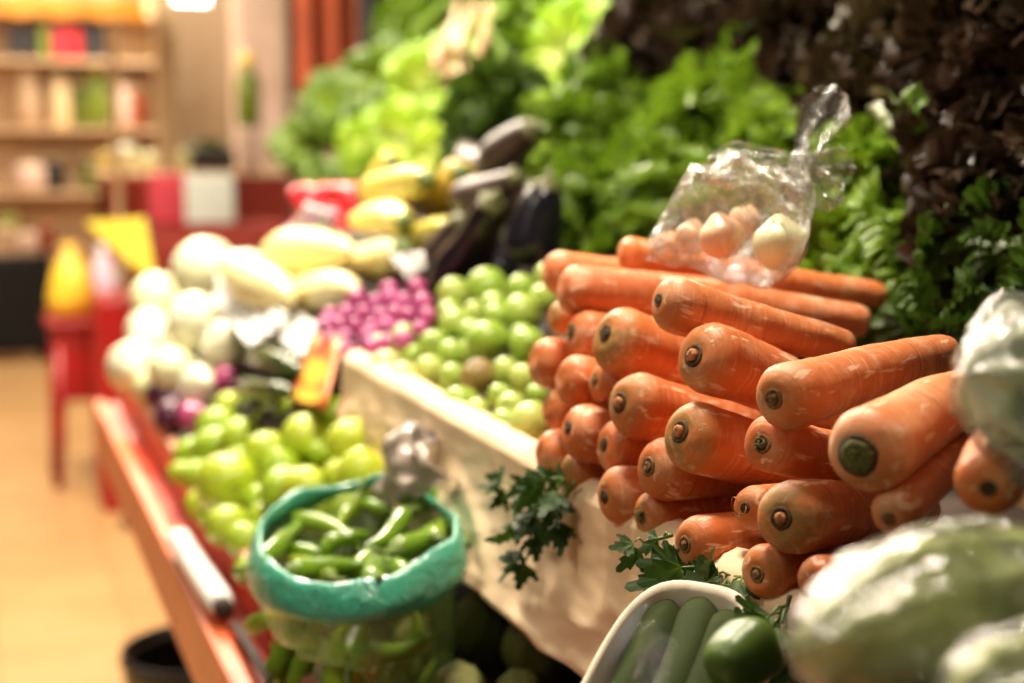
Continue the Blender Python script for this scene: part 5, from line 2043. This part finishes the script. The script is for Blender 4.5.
def hanging(name, label, cat, px0, px1, py0, py1, d, mat, seed):
    a, b = P(px0, py0, d), P(px1, py0, d)
    z1, z0 = P(px0, py0, d)[2], P(px0, py1, d)[2]
    n, m = 34, 20
    root = empty(name, ((a[0] + b[0]) / 2, a[1], z0))
    tag(root, label, cat)
    w = abs(b[0] - a[0])
    vs, uv = [], []
    for j in range(m):
        for i in range(n):
            u, v = i / (n - 1), j / (m - 1)
            vs.append(((u - .5) * w, .03 * math.sin(u * 15 + seed) * (1 - .4 * v), (z1 - z0) * v + .03 * nz(u * 3, 0, 0, 1, seed) * (1 - v)))
            uv.append((u, v))
    o = MB().add(vs, grid_faces(n, m), uv).build('cloth', M[mat], root)
    o.modifiers.new('t', 'SOLIDIFY').thickness = .006
    MB().add(*tube([(-w * .54, 0, z1 - z0 + .005), (w * .54, 0, z1 - z0 + .005)], .012, 10)).build('hanging_rail', M['dark_wood'], root)
    for s in (-1, 1):
        MB().add(*tube([(s * w * .53, 0.02, -z0), (s * w * .53, .02, z1 - z0 + .02)], .012, 8)).build('support_pole', M['dark_wood'], root)
    return root


hanging('rust_curtain', 'rust orange curtain hanging above the spinach', 'curtain', 290, 362, -60, 92, 4.9, 'rust', 1)
hanging('dark_curtain', 'dark curtain hanging between rust curtain and lettuces', 'curtain', 362, 420, -60, 60, 4.9, 'dark', 3)

tl = empty('tube_lamp', P(184, -1, 6.7))
tag(tl, 'short white fluorescent tube lamp at the top beside the cream post', 'lamp')
MB().add(*tube([(-.11, 0, 0), (.11, 0, 0)], .018, 14)).build('lit_tube', None, tl)
em = NT('lit_tube')
em.set(Emission_Color=(1, .95, .85, 1), Emission_Strength=6.0)
tl.children[0].data.materials.clear()
tl.children[0].data.materials.append(em.m)
MB().add(*rbox(.26, .05, .03, .006, (0, 0, .035))).build('fixture', M['white_plastic'], tl, smooth=False)
MB().add(*tube([(0, 0, .05), (0, 0, .9)], .008, 8)).build('hanger', M['dark_wood'], tl)

# red stool with a yellow and pink bag, yellow sign board
so = PN(92, 478, (0, 0, 1), 0)
st = empty('red_stool', so)
st.location = (so[0], so[1], 0)
tag(st, 'red plastic stool standing in the aisle past the rail', 'stool')
H = .62
MB().add(*rbox(.29, .29, .03, .01, (0, 0, H - .015))).build('seat', M['red_plastic'], st)
MB().add(*rbox(.25, .25, .06, .008, (0, 0, H - .062))).build('apron', M['red_plastic'], st)
for sx in (-1, 1):
    for sy in (-1, 1):
        MB().add(*tube([(sx * .125, sy * .125, 0), (sx * .10, sy * .10, H - .09)], [.020, .026], 10)).build('leg', M['red_plastic'], st)
for sx in (-1, 1):
    MB().add(*rbox(.012, .2, .20, .004, (sx * .112, 0, H - .20))).build('side_panel', M['red_plastic'], st, smooth=False)
    MB().add(*rbox(.2, .012, .20, .004, (0, sx * .112, H - .20))).build('side_panel', M['red_plastic'], st, smooth=False)


def sack(name, label, cat, c, r, h, mat, seed):
    prof = [(r * .5, 0), (r * .95, .02), (r, h * .3), (r * .85, h * .6), (r * .45, h * .82), (r * .22, h * .88), (r * .34, h)]
    o = MB().add(*lathe(prof, 36, lambda x, y, z, u, v: (x * (1 + .22 * nz(x / r, y / r, z / r, 1.2, seed)), y * (1 + .22 * nz(x / r, y / r, z / r, 1.2, seed + 4)), z))).build(name, M[mat], None, c)
    tag(o, label, cat)
    return o


sack('yellow_bag', 'yellow plastic bag standing on the red stool', 'bag', (so[0] - .045, so[1] - .02, H + .002), .085, .27, 'yellow_bag', 2)
sack('pink_bag', 'pinkish bag beside the yellow bag on the red stool', 'bag', (so[0] + .075, so[1] + .03, H + .002), .06, .26, 'pink_bag', 5)

yb = [P(84, 222, 4.7), P(143, 218, 4.6), P(154, 278, 4.6), P(132, 268, 4.65)]
sb = empty('yellow_sign_board', (*P(140, 280, 4.62)[:2], 0))
tag(sb, 'tilted plain yellow board on a stand past the red stool', 'board')
bs = np.array(sb.location)
vs = [p - bs for p in yb]
nrm = np.array([.3, -.9, .2]) * .012
MB().add(vs + [v + nrm for v in vs], [(0, 1, 2, 3), (7, 6, 5, 4), (0, 4, 5, 1), (1, 5, 6, 2), (2, 6, 7, 3), (3, 7, 4, 0)]).build('board', M['yellow_board'], sb, smooth=False)
cz = (vs[1] + vs[2]) / 2
MB().add(*tube([(cz[0], cz[1] + .03, 0), (cz[0], cz[1] + .03, cz[2] + .1)], .014, 10)).build('stand_pole', M['dark_wood'], sb)
MB().add(*lathe([(.12, 0), (.12, .015), (.02, .03)], 24)).build('stand_foot', M['dark_wood'], sb, (cz[0], cz[1] + .03, 0))
# maroon crates behind the stool
bgbox('maroon_crate', 'dark red crate stacked between the stool and the onions', 'crate', 118, 330, 4.95, .17, .3, .74, 'red_plastic', 0.0)
for k, (px, w, h, mat, lb) in enumerate(((4, .12, .14, 'beige_obj', 'beige parcel on the low far counter, at the picture edge'), (27, .12, .1, 'pinkwhite', 'pinkish parcel on the low far counter'), (46, .08, .15, 'rust', 'rust parcel at the aisle end of the low far counter'), (8, .10, .2, 'green_glass', 'olive green parcel behind the beige one on the low counter'))):
    root, c = bgbox('parcel', lb, 'parcel', px, 230, 8.22 + .12 * (k == 3), w, .16, h, mat, cl[4] + .001, 'parcels on the low counter')
    MB().add(*rbox(w * 1.02, .03, h * 1.01, .002, (0, 0, h / 2))).build('band', M['cream'], root, smooth=False)

# ================================================================== LIGHT, CAMERA
def area(name, loc, tgt, size, power, col):
    l = bpy.data.lights.new(name, 'AREA')
    l.shape = 'DISK'
    l.size = size
    l.energy = power
    l.color = col
    o = bpy.data.objects.new(name, l)
    COL.objects.link(o)
    o.location = loc
    o.rotation_euler = (Vector(tgt) - Vector(loc)).to_track_quat('-Z', 'Y').to_euler()
    return o


WARM = (1.0, .87, .68)
area('stall_lamp', (0.45, 2.45, 2.25), (0.5, 2.3, 1.0), .35, 30, WARM)
area('stall_lamp', (0.42, 1.05, 2.15), (0.5, 0.95, 1.0), .26, 12.5, (1.0, .86, .68))
area('stall_lamp', (0.55, 3.7, 2.3), (0.6, 3.6, 1.0), .4, 26, WARM)
area('hall_fill', (-1.0, 0.9, 2.4), (0.5, 1.1, 0.9), .6, 5.0, (1.0, .88, .70))  # unseen fill light added from the aisle side for the stall front
area('hall_fill', (-0.5, 4.4, 2.9), (0.2, 5.4, 0.6), .9, 62, WARM)  # unseen fill light added to keep the far aisle bright
area('hall_fill', (0.45, 7.2, 2.9), (0.5, 6.6, 1.0), .9, 48, WARM)  # unseen fill added past the canopy to lift the far counter
area('hall_fill', (0.9, 8.6, 3.0), (0.9, 10.6, 1.4), .9, 46, WARM)  # added light without a fixture, brightens the back wall

w = bpy.data.worlds.new('World')
sc.world = w
w.use_nodes = True
w.node_tree.nodes['Background'].inputs[0].default_value = (1.0, .86, .70, 1)
w.node_tree.nodes['Background'].inputs[1].default_value = 0.035

cam = bpy.data.cameras.new('camera')
co = bpy.data.objects.new('camera', cam)
COL.objects.link(co)
co.location = CAM
R3 = Matrix((RT, UP, -FW)).transposed()
co.rotation_euler = R3.to_euler()
cam.sensor_width = 36.0
cam.lens = F / 1024 * 36
cam.clip_start = 0.02
cam.dof.use_dof = True
cam.dof.focus_distance = 0.83
cam.dof.aperture_fstop = 3.7
cam.dof.aperture_blades = 0
sc.camera = co

vs_ = sc.view_settings
vs_.view_transform = 'Standard'
vs_.look = 'None'
vs_.exposure = 1.0
vs_.gamma = 1.0
vs_.use_curve_mapping = False
